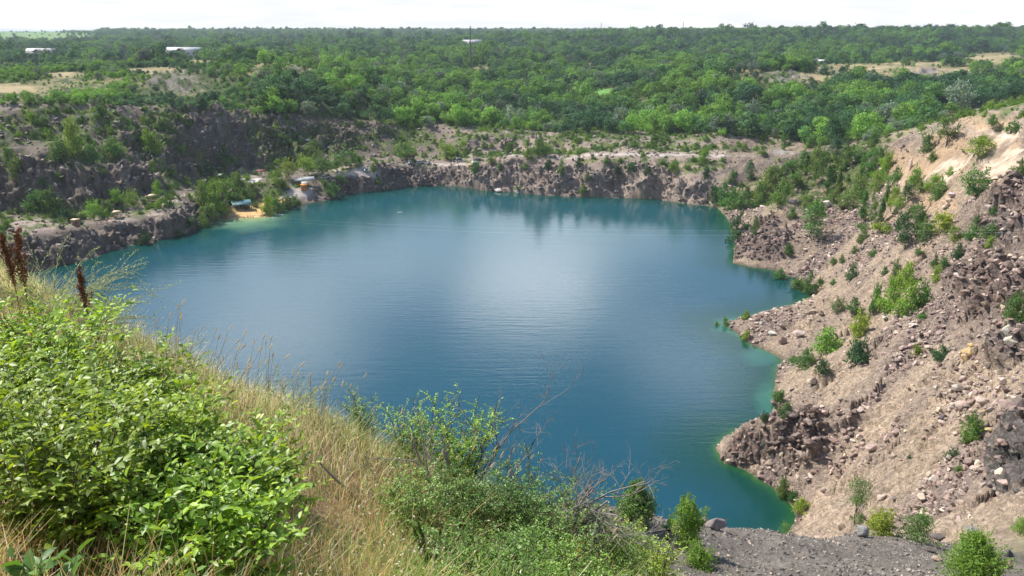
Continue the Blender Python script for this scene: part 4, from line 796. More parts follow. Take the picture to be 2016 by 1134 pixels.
# rubble: everything too small or too many to count
AREA = (dr * np.abs(da) * np.ones_like(RR)).ravel()
def rubble(name, label, r0, r1, a0, a1, cell, dfield, s0, s1, pal, zmin=.05, pw=2.2):
    w_ = (np.clip(dfield, 0, 1) * (RR > r0) * (RR < r1) * (AZ > R(a0)) * (AZ < R(a1))).ravel() * AREA; tot = int(w_.sum() / cell ** 2); k = rng.choice(len(w_), min(tot, 90000), p=w_ / w_.sum()); jit_ = rng.uniform(-.5, .5, (len(k), 2)) * np.sqrt(AREA[k])[:, None]
    X, Y, Z = Vt[k, 0] + jit_[:, 0], Vt[k, 1] + jit_[:, 1], Vt[k, 2]; k = (Z > zmin) & visible(X, Y, Z + .5); X, Y, Z = X[k], Y[k], Z[k]; n = len(X)
    s = s0 * (s1 / s0) ** (rng.random(n) ** pw); pal = np.array(pal); c = pal[rng.integers(0, len(pal), n)] * rng.uniform(.65, 1.45, (n, 1))
    o = gn_stand(name, STI, np.stack([X, Y, Z + s * .12], -1), rng.uniform(0, 6.28, n), np.stack([s * rng.uniform(.8, 1.4, n), s * rng.uniform(.7, 1.1, n), s * rng.uniform(.5, 1.1, n)], -1), rng.integers(0, 9, n), c, tilt=rng.normal(size=(n, 2)) * .35); tag(o, label, 'rubble'); return n
rd = right * (1 - tan_face) * (RR > 48) * (RR < 400) * inpit * np.clip(.06 + .9 * sstep(-streak + .5 * fbm(GX / 5, GY / 5, 401, 3), 0.0, .3), 0, 1)
for b in [(1930, 770, 100, 90), (1520, 622, 100, 18), (1620, 880, 120, 60), (1990, 660, 70, 30), (1780, 470, 80, 20), (1640, 420, 60, 40)]: rd = np.maximum(rd, blob_px(*b) * inpit)
rd = np.clip(rd, 0, 1)
PALP = [RC['pink'], RC['pink'], (.42, .33, .28), RC['brown'], RC['cream'], (.30, .23, .20)]
print('rubble', rubble('rubble', 'pinkish broken stone strewn over the right slope', 48, 400, 8, 36, .52, rd, .25, 2.1, PALP))
fd = np.maximum(rockm * (RR > 215) * (PXg < 1480) * .95 * (SD > .3) * np.where(PXg < 650, .45, 1), .12 * (PXg < 1480) * inpit * (RR > 215) * (SD > .5) * (1 - smooth_beach))
print('scree', rubble('scree_rubble', 'mauve broken blocks along the far and left rock walls', 215, 500, -36, 16, .95, fd, .7, 3.3, [(.31, .27, .235), (.30, .24, .20), (.38, .30, .25), (.20, .17, .145), (.27, .225, .19), (.24, .19, .155)], .2))
od = outc * inpit * (RR > 48) * (SD > .4) * .9
print('blocks', rubble('rock_blocks', 'angular brown and dark blocks heaped at the outcrops of the right slope', 48, 400, 8, 36, .85, od, .8, 2.9, [RC['brown'], (.17, .13, .11), (.19, .15, .13), (.27, .20, .17), (.22, .16, .13)], .05, 1.3))
gd = near * (RR > 15) * (RR < 62)
print('gravel', rubble('gravel', 'grey gravel and chips covering the near ledge', 15, 60, -2, 36, .14, gd * .8, .04, .22, [(.27, .25, .22), (.20, .175, .155), (.31, .26, .22), RC['dark'], (.34, .28, .23)]))
# ------------------------------------------------------------------ the hillside under the photographer
rng = np.random.default_rng(11)
GRASS = None
def vcol_mat(name, trans=.25, rough=.6, spec=.2):
    t = NT(name); a = t.n('ShaderNodeAttribute', attribute_name='col').outputs['Color']
    p = t.n('ShaderNodeBsdfPrincipled', {'Base Color': a, 'Roughness': rough, 'Specular IOR Level': spec}); tr = t.n('ShaderNodeBsdfTranslucent', {'Color': a})
    m = t.n('ShaderNodeMixShader', {0: trans, 1: p.outputs[0], 2: tr.outputs[0]}); t.l(m.outputs[0], t.out.inputs[0]); return t.m
GRASSM = vcol_mat('grass', .42)
def hill_px(X, Y): Z = hgt(X, Y); px, py = to_px(X, Y, Z); return Z, px, py
def blades(n, hlo, hhi, w, wfun, seed, palette, x0=-9, x1=5.5, y0=.9, y1=11.5):
    rg = np.random.default_rng(seed); X = rg.uniform(x0, x1, n); Y = rg.uniform(y0, y1, n); Z, px, py = hill_px(X, Y)
    wt, ci = wfun(X, Y, Z, px, py, rg); k = rg.random(n) < wt; X, Y, Z, ci = X[k], Y[k], Z[k], ci[k]; n = len(X)
    tuft = .65 + .5 * (fbm(X * 2.2, Y * 2.2, 503, 2) + .3)
    h = rg.uniform(hlo, hhi, n) * np.clip(tuft, .45, 1.2); a = rg.uniform(0, 2 * PI, n); lean = rg.uniform(.05, .85, n) * h; lx, ly = np.cos(a) * lean + .10 * h, np.sin(a) * lean - .05 * h
    B = np.stack([X, Y, Z - .02], -1); Mi = B + np.stack([lx * .35, ly * .35, h * .55], -1); Tp = B + np.stack([lx, ly, h * .92], -1)
    sd_ = np.stack([-np.sin(a + rg.uniform(-1, 1, n)), np.cos(a), np.zeros(n)], -1) * (w * rg.uniform(.6, 1.3, n))[:, None] * .5
    V = np.stack([B - sd_, B + sd_, Mi + sd_ * .8, Mi - sd_ * .8, Tp + sd_ * .25, Tp - sd_ * .25], 1).reshape(-1, 3)
    f = np.arange(n)[:, None] * 6; F = np.concatenate([f + [0, 1, 2, 3], f + [3, 2, 4, 5]])
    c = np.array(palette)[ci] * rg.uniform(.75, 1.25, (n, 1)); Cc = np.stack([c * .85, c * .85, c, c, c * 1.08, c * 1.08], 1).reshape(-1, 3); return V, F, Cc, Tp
def hillmask(X, Y, Z, px, py):
    m = (Z > 74.6) & (np.hypot(X, Y) > .9); return m * 1.0
PAL = [(.86, .74, .40), (.78, .62, .29), (.70, .42, .17), (.50, .54, .18), (.22, .36, .07), (.90, .84, .60)]
def wf(X, Y, Z, px, py, rg):
    m = hillmask(X, Y, Z, px, py); g = .24 + sstep(px, 680, 960) * .55 + .35 * fbm(X * 1.3, Y * 1.3, 501, 3) + .12; u = rg.random(len(X))
    om = sstep(py, 880, 1080) * (1 - sstep(px, 800, 1000))
    ci = np.where(u < g, np.where(rg.random(len(X)) < .6, 4, 3), np.where(rg.random(len(X)) < om * .5, 2, np.where(rg.random(len(X)) < .45, 1, np.where(rg.random(len(X)) < .7, 0, 5))))
    return m * .95, ci
gV, gF, gC, gT = blades(170000, .14, .43, .0046, wf, 1, PAL)
# seed heads (foxtails), each a small furry spike
def spikes(P, D, L, w, col, ns=4):
    n = len(P); D = norm(D); A = norm(np.cross(D, np.array([[.3, .5, .8]]))); B = np.cross(D, A); V = []
    for t, q in ((0, .35), (.3, 1), (.75, .8), (1, .1)):
        for k in range(ns): a = 2 * PI * k / ns; V.append(P + D * (L * t)[:, None] + (A * math.cos(a) + B * math.sin(a)) * (w * q)[:, None])
    V = np.stack(V, 1); f = []
    for r in range(3):
        for k in range(ns): f.append([r * ns + k, r * ns + (k + 1) % ns, (r + 1) * ns + (k + 1) % ns, (r + 1) * ns + k])
    F = (np.arange(n)[:, None, None] * (4 * ns) + np.array(f)[None]).reshape(-1, 4); return V.reshape(-1, 3), F, np.repeat(col, 4 * ns, axis=0)
rg = rng; k = rg.choice(len(gT), 9000, replace=False); P_ = gT[k]; n = len(P_)
V1, F1, C1 = spikes(P_, np.stack([rg.normal(size=n) * .5 + .3, rg.normal(size=n) * .5, np.full(n, .7)], -1), rg.uniform(.012, .035, n), rg.uniform(.002, .0045, n), np.array([(.66, .56, .38)]) * rg.uniform(.7, 1.2, (n, 1)), 3)
# tall foxtail spikes along the crest and by the gravel
fx = []
for _ in range(150):
    px = rg.uniform(330, 1180); py = np.interp(px, [330, 480, 640, 760, 900, 1000, 1180], [712, 772, 828, 898, 948, 1000, 1120]) + rg.uniform(0, 60)
    q = hit(px, py)
    if q and q[1] < 13: fx.append(q[0])
for px, py in [(1100, 1080), (1120, 1060), (1200, 1134), (1220, 1120), (1180, 1100), (1240, 1134), (1150, 1120), (1210, 1134)]:
    q = hit(px, py)
    if q and q[1] < 13: fx.append(q[0])
fx = np.array(fx); n = len(fx); ln = np.stack([rg.uniform(-.1, .28, n), rg.uniform(-.1, .1, n), rg.uniform(.35, .68, n)], -1); tp = fx + ln
V2, F2, C2 = spikes(tp, ln + np.stack([rg.uniform(0, .3, n), rg.normal(size=n) * .1, np.zeros(n)], -1), rg.uniform(.05, .085, n), rg.uniform(.005, .008, n), np.array([(.74, .62, .42)]) * rg.uniform(.8, 1.15, (n, 1)), 5)
sb = [tube_np([a, a * .5 + b * .5 - np.array([.02, 0, -.03]), b], [.0022, .0018, .0012], 3) for a, b in zip(fx, tp)]
Vs = np.concatenate([v for v, f in sb]); off = np.cumsum([0] + [len(v) for v, f in sb[:-1]]); Fs = np.concatenate([f + o for (v, f), o in zip(sb, off)]); Cs = np.tile([(.45, .36, .18)], (len(Vs), 1))
def catm(parts):
    V = []; F = []; C_ = []; n = 0
    for v, f, c in parts: V.append(v); F.append(f + n); C_.append(c); n += len(v)
    return np.concatenate(V), np.concatenate(F), np.concatenate(C_)
V, F, Cc = catm([(gV, gF, gC), (V1, F1, C1), (V2, F2, C2), (Vs, Fs, Cs)])
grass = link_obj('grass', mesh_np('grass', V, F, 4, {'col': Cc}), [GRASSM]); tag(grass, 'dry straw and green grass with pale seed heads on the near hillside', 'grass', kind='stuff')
# low leafy ground cover in the green part of the hillside
n = 52000; X = rg.uniform(-4, 4.5, n); Y = rg.uniform(1.2, 8.5, n); Z, px, py = hill_px(X, Y)
wgc = (Z > 74.7) * (sstep(px, 640, 900) * .9 + .30 + .5 * sstep(fbm(X * 1.5, Y * 1.5, 511, 3), .1, .4)); k = rg.random(n) < wgc; X, Y, Z, px = X[k], Y[k], Z[k], px[k]; n = len(X)
hh = rg.uniform(.02, .30, n) * (.5 + .8 * sstep(px, 700, 950)); P_ = np.stack([X, Y, Z + hh], -1); V, F = leaf_quads(P_, rg.normal(size=(n, 3)) * .6 + np.array([-.2, -.2, .9]), .026, rg, .45)
c = np.where((rg.random(n) < .75)[:, None], [(.14, .28, .05)], [(.36, .42, .12)]) * rg.uniform(.7, 1.4, (n, 1)); c[rg.random(n) < np.where(px < 800, .30, .06)] = (.90, .84, .62)
gc = link_obj('ground_cover', mesh_np('ground_cover', V, F, 4, {'col': np.repeat(c, 4, 0)}), [GRASSM]); tag(gc, 'small leaved green weeds and tiny pale flowers among the grass', 'ground cover', kind='stuff')

# ---- leafy shrubs, leaf by leaf
def leaves_np(P, D, N, L, asp, rg):
    """pointed leaves folded along the midrib: base P, direction D, face N"""
    n = len(P); D = norm(D); N = norm(N - D * (N * D).sum(1, keepdims=True)); B = np.cross(N, D); L = L[:, None]
    w = L * asp * .5; up_ = N * L * .10
    b = P; l1 = P + D * L * .32 + B * w + up_; l2 = P + D * L * .70 + B * w * .72 + up_ * .8; t = P + D * L - N * L * .10; r2 = P + D * L * .70 - B * w * .72 + up_ * .8; r1 = P + D * L * .32 - B * w + up_; m1 = P + D * L * .5
    V = np.stack([b, l1, l2, t, r2, r1, m1], 1).reshape(-1, 3); f = np.arange(n)[:, None] * 7; F = np.concatenate([f + [0, 6, 2, 1], f + [6, 3, 2, 2][:0] if False else f + [6, 4, 3, 2], f + [0, 5, 4, 6]]); return V, F
def leafy_bush(name, loc, h, spread, nsh, leafL, asp, seed, col, label, twl=(.18, .42), gap=.028, var=.3, bend=.35, stemc=None, group=None, ntw=9, scx=1.0, colour2=None):
    rg = np.random.default_rng(seed); sm = MB(); P = []; D = []; Nn = []
    for i in range(nsh):
        a = rg.uniform(0, 2 * PI); q = spread * math.sqrt(rg.random()); b = np.array([math.cos(a) * q * .25, math.sin(a) * q * .25, -.05]); hh = h * rg.uniform(.6, 1.05); e = np.array([math.cos(a) * q * scx, math.sin(a) * q, hh])
        pts = np.array([b + (e - b) * t + np.array([math.cos(a), math.sin(a), 0]) * bend * q * .4 * (t * (1 - t)) * -1 + rg.normal(size=3) * .012 * (0 < t) for t in np.linspace(0, 1, 7)])
        sm.tube(pts, np.linspace(.007, .002, 7) * (h / 1.2) ** .5, 4)
        for j in range(ntw):
            t = rg.uniform(.22, 1.0); k = min(5, int(t * 6)); o = pts[k] + (pts[k + 1] - pts[k]) * (t * 6 - k); ta = rg.uniform(0, 2 * PI); d = norm(np.array([math.cos(ta), math.sin(ta), rg.uniform(.1, 1.0)])); L = rg.uniform(*twl) * (1.15 - .5 * t)
            tp_ = np.array([o, o + d * L * .5 + np.array([0, 0, .01]), o + d * L + np.array([0, 0, .03 * L])]); sm.tube(tp_, [.0022, .0016, .0008], 3)
            nl = max(3, int(L / gap)); s = np.linspace(.08, 1.0, nl)[:, None]; pp = tp_[0] * (1 - s) + tp_[2] * s; side = norm(np.cross(d, [0, 0, 1.0]))
            sg = np.where(np.arange(nl) % 2 == 0, 1, -1)[:, None]; dd = d * .75 + side * sg * .75 + rg.normal(size=(nl, 3)) * .25 + np.array([0, 0, -.05]); P.append(pp); D.append(dd); Nn.append(np.tile([-.25, -.1, 1.0], (nl, 1)) + rg.normal(size=(nl, 3)) * .42)
    P = np.concatenate(P); D = np.concatenate(D); Nn = np.concatenate(Nn); n = len(P); V, F = leaves_np(P, D, Nn, leafL * rg.uniform(.55, 1.2, n), asp, rg)
    o = link_obj(name, None, loc=loc); tint = np.repeat(np.clip(rg.normal(.5, .28, n), 0, 1), 7)
    m = MB(); m.add(V, F, tint); f = link_obj('foliage', m.mesh('foliage'), [leaf_mat('leaf', mode='OBJ', spread=var, trans=.38, rough=.42, spec=.45) if 'LM_' not in globals() else globals()['LM_']], parent=o); f.color = (*[c_ * (1.3 if name == 'small_shrub' else 1) for c_ in col], 1)
    link_obj('stem', sm.mesh('stem'), [stemc or TWIG], parent=o); tag(o, label, 'shrub', group); return o
LM_ = leaf_mat('broad_leaf', mode='OBJ', spread=.55, trans=.38, rough=.42, spec=.45)
GB = (.21, .34, .035); GB2 = (.27, .40, .05)
G_F = 'leafy green bushes on the near hillside'
def ground(x, y): return (x, y, float(hgt(x, y)[0]))
for i, (x, y, h, sp, ns_, lab) in enumerate([(-3.5, 5.5, .72, .66, 26, 'leafy green bush farthest up the slope, highest on the left edge'), (-2.75, 5.2, .58, .60, 24, 'leafy green bush reaching up behind the others, below the dry grass at left'), (-2.2, 4.6, .62, .45, 24, 'leafy green bush at the upper right of the thicket, against the straw grass'),
        (-2.85, 4.4, .80, .60, 28, 'leafy green bush in the middle of the thicket at the left edge'), (-2.25, 4.0, .80, .52, 28, 'leafy green bush with dark upright stem in the thicket centre'), (-1.75, 3.95, .70, .38, 24, 'leafy green bush on the right flank of the thicket by orange grass'),
        (-1.42, 3.2, .60, .34, 20, 'lower leafy green bush at the right foot of the thicket'), (-2.3, 3.45, .80, .50, 24, 'leafy green bush low at the left with deep shade beneath it'), (-1.75, 4.95, .50, .25, 12, 'thin leafy sprout with spaced branches right of the thicket')]):
    leafy_bush('leafy_bush', ground(x, y), h, sp, int(ns_ * 1.1), .057, .46, 600 + i, jit(GB if i % 2 else GB2, .08), lab, group=G_F, ntw=13, gap=.022)
leafy_bush('seedling', ground(-1.72, 2.45), .30, .10, 5, .085, .5, 650, (.12, .24, .05), 'big-leaved seedling in the bottom left corner', twl=(.06, .12), gap=.03, ntw=4, group=None)
leafy_bush('seedling', ground(-1.32, 2.55), .20, .12, 5, .065, .5, 651, (.13, .24, .05), 'small seedling on bare soil at the bottom left', twl=(.05, .12), gap=.03, ntw=4)
leafy_bush('seedling', ground(-2.95, 3.9), .62, .10, 5, .075, .5, 652, (.20, .34, .05), 'tall yellow-green leafy shoot on the left edge', twl=(.06, .14), gap=.03, ntw=5)
# small-leaved shrubs right of the grass
G_L = 'small-leaved shrubs at the right end of the near hillside'
for i, (x, y, h, sp, ns_, col, lab) in enumerate([(-.50, 6.8, .92, .42, 30, (.22, .38, .05), 'bright small-leaved shrub on the crest behind the dead twigs'), (-.98, 7.0, .72, .30, 16, (.20, .34, .07), 'loose small-leaved shrub left of the bright shrub on the crest'), (-.25, 5.9, .60, .50, 30, (.10, .20, .045), 'dark small-leaved shrub under the dead grey branches'),
        (.15, 6.3, .62, .48, 30, (.13, .25, .06), 'small-leaved shrub at the foot of the bare grey bush'), (.60, 6.4, .60, .48, 30, (.15, .25, .09), 'dull small-leaved shrub at the right end of the crest'), (.15, 5.1, .52, .48, 28, (.14, .26, .05), 'low green shrub below the dark shrub in the weeds'), (.82, 5.9, .50, .42, 26, (.16, .27, .06), 'low green shrub beside the gravel slope'),
        (-.20, 4.4, .44, .38, 20, (.11, .22, .04), 'dark green shrub at the bottom edge in the weeds'), (.98, 6.25, .52, .36, 24, (.32, .44, .06), 'yellow-green shrub at the bottom beside the gravel'), (1.42, 6.6, .80, .24, 16, (.30, .42, .06), 'tiny yellow-green shrub alone at the bottom edge of the gravel'), (-1.55, 7.3, .50, .24, 10, (.15, .25, .07), 'loose green shrub in the straw grass of the crest'),
        (.45, 4.6, .42, .40, 24, (.17, .30, .05), 'green shrub at the bottom edge left of the yellow-green one'), (-.75, 5.6, .45, .36, 18, (.16, .28, .06), 'pale green shrub among the straw grass left of the dark shrub')]):
    leafy_bush('small_shrub', ground(x, y), h, sp, ns_, .026, .5, 700 + i, col, lab, twl=(.10, .26), gap=.012, ntw=13, group=G_L)
# wispy pale shrubs with thin arching wands
PALE = leaf_mat('pale_leaf', mode='OBJ', spread=.3, trans=.3, rough=.5, spec=.4)
def wispy(loc, n, L, leafL, seed, col, label, droop=.55, gap=.016, rise=.75, dirx=0, name='wispy_shrub', sub=4):
    rg = np.random.default_rng(seed); sm = MB(); P = []; D = []
    def wand(o, d, L, r0):
        pts = [np.array(o)]; st = L / 8
        for k in range(8): d = norm(d + np.array([0, 0, -droop * .16]) + rg.normal(size=3) * .06); pts.append(pts[-1] + d * st)
        pts = np.array(pts); sm.tube(pts, np.linspace(r0, r0 * .25, 9), 3); m = int(L / gap); s = np.linspace(.5, 7.98, m); i = s.astype(int); f = (s - i)[:, None]; pp = pts[i] * (1 - f) + pts[i + 1] * f; dd = norm(pts[i + 1] - pts[i])
        sd = norm(np.cross(dd, rg.normal(size=(m, 3)))); P.append(pp); D.append(dd * .7 + sd * .7); return pts
    for i in range(n):
        a = rg.uniform(0, 2 * PI); d = norm(np.array([math.cos(a) * .8 + dirx, math.sin(a) * .8, rise * rg.uniform(.5, 1.5)])); l = L * rg.uniform(.5, 1.15); pts = wand([rg.normal() * .05, rg.normal() * .05, 0], d, l, .0035)
        for j in range(sub): k = int(rg.integers(2, 7)); wand(pts[k], norm(pts[k + 1] - pts[k] + rg.normal(size=3) * .05 + np.array([0, 0, .03])), l * rg.uniform(.2, .45), .0016)
    P = np.concatenate(P); D = np.concatenate(D); m = len(P); V, F = leaves_np(P, D, rg.normal(size=(m, 3)) + np.array([-.3, 0, 1.0]), leafL * rg.uniform(.6, 1.25, m), .32, rg)
    o = link_obj(name, None, loc=loc); b = MB(); b.add(V, F, np.repeat(np.clip(rg.normal(.5, .3, m), 0, 1), 7)); f = link_obj('foliage', b.mesh('foliage'), [PALE], parent=o); f.color = (*col, 1); link_obj('stem', sm.mesh('stem'), [BARK_GREY], parent=o); tag(o, label, 'shrub', 'wispy pale shrubs with narrow leaves'); return o
def at_px(px, py, fb=None):
    q = hit(px, py); return tuple(q[0]) if q else fb
PC = (.34, .42, .20)
for i, (px, py, n_, L, c, dx, lab) in enumerate([(105, 622, 40, .90, PC, .3, 'large wispy pale green shrub on the left crest beside the rust-brown stalks'), (175, 650, 16, .80, PC, .5, 'wispy pale shrub whose wands lean over the water at the left'), (300, 720, 10, .5, (.42, .47, .30), .3, 'silvery wispy shrub on the crest right of the single brown stalk'), (400, 750, 7, .45, (.42, .47, .30), .3, 'sparse wispy shrub on the crest above the straw grass'),
        (575, 815, 9, .62, (.30, .40, .16), .1, 'wispy shrub with one tall wand arching over the lake'), (640, 850, 8, .38, (.28, .38, .15), .1, 'low wispy shrub amid the grass of the middle crest'), (770, 905, 8, .55, (.30, .42, .16), 0, 'wispy upright shrub left of the dead twigs'),
        (1430, 1185, 22, .55, (.34, .42, .17), .1, 'wispy pale shrub rising from the bottom edge in front of the gravel'), (1520, 1190, 20, .60, (.34, .42, .17), .2, 'wispy shrub with a long wand reaching right over the gravel'), (1390, 1200, 14, .4, (.26, .36, .10), 0, 'short wispy shrub at the bottom edge below the sapling')]):
    p = None
    if py > 1150: p = ground(*[(2.05, 7.0), (2.55, 7.1), (1.70, 6.8)][i - 7]); L = max(.6, (74.35 - .35 * (i == 9) - p[2]) * 1.35); n_ = 26
    else: p = at_px(px, py)
    wispy(p, int(n_ * 1.6), L, .024, 800 + i, c, lab, dirx=dx)
# dead shrubs: bare branching twigs
def dead_shrub(loc, h, n, seed, label, lean=(0, 0), r0=.006, depth=4, spread=.8):
    rg = np.random.default_rng(seed); m = MB()
    def grow(o, d, L, r, dep):
        pts = [o]; 
        for k in range(4): d = norm(d + rg.normal(size=3) * .13 + np.array([0, 0, .02])); pts.append(pts[-1] + d * L / 4)
        m.tube(np.array(pts), np.linspace(r, r * .6, 5), 4)
        if dep > 0:
            for _ in range(int(rg.integers(2, 5))): k = int(rg.integers(1, 5)); grow(pts[k], norm(d + rg.normal(size=3) * .55), L * rg.uniform(.4, .75), r * .55, dep - 1)
    for i in range(n): a = rg.uniform(0, 2 * PI); grow(np.array([rg.normal() * .04, rg.normal() * .04, -.03]), norm(np.array([math.cos(a) * spread + lean[0], math.sin(a) * spread * .6 + lean[1], 1.0])), h * rg.uniform(.5, .8), r0 * 2.2, depth)
    o = link_obj('dead_shrub', m.mesh('dead_shrub'), [BARK_GREY], loc=loc); tag(o, label, 'dead shrub', 'bare dead shrubs on the near crest'); return o
dead_shrub(at_px(1060, 1060), 1.15, 8, 901, 'bare grey dead shrub leaning over the water at the crest end', (.9, 0)); dead_shrub(at_px(1040, 1020), .7, 4, 902, 'bare dead shrub just left of the leaning grey one', (.4, 0))
dead_shrub(at_px(925, 965), 1.0, 3, 903, 'tall thin dead shrub rising behind the bright green shrub', (.1, 0), .005); dead_shrub(at_px(860, 985), .85, 3, 904, 'dead arching branches crossing in front of the bright shrub', (.5, 0), .006, 3)
dead_shrub(at_px(205, 690), .45, 2, 905, 'two dark dead twigs beside the single brown stalk', (.1, 0), .004, 1, .2); dead_shrub(at_px(690, 985), .62, 1, 906, 'lone dark stick leaning left in the straw grass', (-.55, 0), .006, 0, .1)
# rust-brown dock stalks
DOCK = simple('dock_seed', (.21, .085, .040), .9, .35, 60)
def dock(loc, h, nb_, seed, label, lean=0):
    rg = np.random.default_rng(seed); st = MB(); sd = MB(); pts = np.array([(lean * t * t, .01 * math.sin(t * 5), h * t) for t in np.linspace(0, 1, 8)]); st.tube(pts, np.linspace(.006, .002, 8), 4)
    for i in range(nb_):
        t = .42 + .56 * i / nb_; k = min(6, int(t * 7)); o = pts[k] + (pts[k + 1] - pts[k]) * (t * 7 - k); a = rg.uniform(0, 2 * PI); L = .17 * (1.3 - t) * rg.uniform(.6, 1.3) + .02; e = o + np.array([math.cos(a) * L * .35, math.sin(a) * L * .35, L])
        st.tube(np.array([o, e]), [.0016, .0008], 3); q = rg.uniform(0, 1, 110)[:, None]; P = o * (1 - q) + e * q + rg.normal(size=(110, 3)) * .010; V, F = leaf_quads(P, rg.normal(size=(110, 3)), .015, rg, .8); sd.add(V, F, np.repeat(rg.random(110), 4))
    P = pts[6] + (pts[7] - pts[6]) * rg.uniform(-1.5, 1, (140, 1)) + rg.normal(size=(140, 3)) * .007; V, F = leaf_quads(P, rg.normal(size=(140, 3)), .011, rg, .8); sd.add(V, F, np.repeat(rg.random(140), 4))
    o = link_obj('dock_plant', None, loc=loc); link_obj('stem', st.mesh('stem'), [DOCK], parent=o); link_obj('seed_head', sd.mesh('seed_head'), [DOCK], parent=o); tag(o, label, 'dry weed', 'rust-brown dried dock stalks')
pL = at_px(20, 640); 
for i, (dx, dy, h, lb) in enumerate([(-.10, 0, .86, 'rust-brown dried stalk farthest to the left edge'), (.04, .1, .93, 'rust-brown dried stalk in the middle of the left clump'), (.15, .05, .98, 'tallest rust-brown dried stalk, right one of the left clump')]): dock((pL[0] + dx, pL[1] + dy, pL[2]), h * .84, 13, 950 + i, lb, .05 * (i - 1))
p = at_px(182, 680); dock(p, .72, 9, 960, 'single rust-brown dried stalk standing against the water', -.01)
# upright weeds with knobbly green spikes
def spike_weed(loc, h, n, seed, label):
    rg = np.random.default_rng(seed); st = MB(); P = []
    for i in range(n):
        a = rg.uniform(0, 2 * PI); e = np.array([math.cos(a) * .10, math.sin(a) * .10, h * rg.uniform(.7, 1)]); st.tube(np.array([(0, 0, 0), e * .5 + np.array([0, 0, .02]), e]), [.004, .003, .001], 4); q = rg.uniform(.25, 1, 500)[:, None]; P.append(e * q + rg.normal(size=(500, 3)) * .013 * np.sin(q * 3.0 + .1))
    P = np.concatenate(P); V, F = leaf_quads(P, rg.normal(size=P.shape), .013, rg, .8); o = link_obj('spiky_weed', None, loc=loc); b = MB(); b.add(V, F, np.repeat(rg.random(len(P)), 4)); f = link_obj('foliage', b.mesh('foliage'), [PALE], parent=o); f.color = (.085, .155, .03, 1); link_obj('stem', st.mesh('stem'), [TWIG], parent=o); tag(o, label, 'weed', 'upright weeds with knobbly green spikes')
spike_weed(at_px(845, 1125), .40, 5, 970, 'upright knobbly green weed left of the other, at the bottom edge'); spike_weed(at_px(905, 1134), .34, 3, 971, 'upright knobbly green weed right of the taller one')
def flower(loc, n, h, col, seed, label):
    rg = np.random.default_rng(seed); st = MB(); P = []
    for i in range(n): a = rg.uniform(0, 2 * PI); e = np.array([math.cos(a) * .12 * rg.random(), math.sin(a) * .12, h * rg.uniform(.6, 1)]); st.tube(np.array([(0, 0, 0), e]), [.003, .0015], 4); P.append(e + rg.normal(size=(26, 3)) * .02)
    P = np.concatenate(P); V, F = leaf_quads(P, rg.normal(size=P.shape) + np.array([0, 0, .8]), .016, rg, .8); o = link_obj('flowering_weed', None, loc=loc); b = MB(); b.add(V, F, np.repeat(rg.random(len(P)), 4)); f = link_obj('blossom', b.mesh('blossom'), [PALE], parent=o); f.color = (*col, 1); link_obj('stem', st.mesh('stem'), [TWIG], parent=o); tag(o, label, 'flower', 'flowers in the weeds')
flower(at_px(1135, 1130), 12, .30, (.62, .60, .03), 980, 'yellow flowering weed at the edge of the gravel'); flower(at_px(845, 1134), 3, .22, (.60, .58, .62), 981, 'pale lilac flower head in front of the knobbly weeds')
# saplings on the gravel ledge
def sapling(px, py, hpx, wpx, tone, seed, label, shape='cone', dens=1.0, trunk=.0, rmin=12, ls=.085):
    q = hit(px, py, rmin); 
    if q is None: return
    p = q[0]; m = pxscale(p); h, r = hpx * m, wpx * m / 2; V, F, T, C_ = crown_np(seed, r, r, h * trunk, h, int(60 * dens) + 12, int(9500 * dens), ls * .72, shape, .1)
    o = link_obj('sapling', None, loc=p); b = MB(); b.add(V, F, T); f = link_obj('foliage', b.mesh('foliage'), [LEAF_OBJ], parent=o); f.color = (*TONES[tone], 1)
    t = MB(); limbs(t, C_, h, max(.1, h * trunk), seed, .02 + h * .01, 9); link_obj('stem', t.mesh('stem'), [BARK], parent=o); tag(o, label, 'sapling', 'saplings on the near gravel and lower slope')
sapling(1252, 1022, 66, 66, 'mid', 31, 'round dense sapling left of the rust stone on the ledge', 'bush', 1.1, .0)
sapling(1350, 1080, 112, 66, 'bright', 32, 'tall bright green sapling left of the grey ledge boulder', 'round', .75, .0)
sapling(1378, 1118, 48, 52, 'bright', 33, 'low open sapling in front of the pointed one', 'bush', .35, .0, ls=.075)
sapling(1318, 1046, 26, 24, 'blue', 34, 'tiny bluish sapling on the rim behind the pointed one', 'cone', .25)
sapling(1915, 1140, 84, 108, 'bright', 35, 'large bright bush at the lower right corner', 'bush', 1.6, .0, ls=.10)
sapling(1683, 1032, 104, 50, 'mid', 36, 'thin bare-stemmed sapling low on the right slope', 'round', .30, .3, ls=.26); sapling(1690, 1034, 26, 34, 'mid', 37, 'leafy tuft at the foot of the thin sapling', 'bush', .4, ls=.10)
sapling(1735, 1054, 48, 66, 'yellow', 38, 'yellow-green bush beside the blue-grey boulder', 'bush', .5, ls=.11); sapling(1805, 1066, 60, 70, 'mid', 39, 'open bush right of the yellow-green one', 'bush', .35, ls=.11); sapling(2008, 1056, 40, 36, 'bright', 40, 'small bush on the right edge below the dark rocks', 'bush', .5, ls=.1)
sapling(1545, 1050, 22, 24, 'bright', 41, 'tiny bush at the gravel rim by the green water', 'bush', .3, ls=.08)
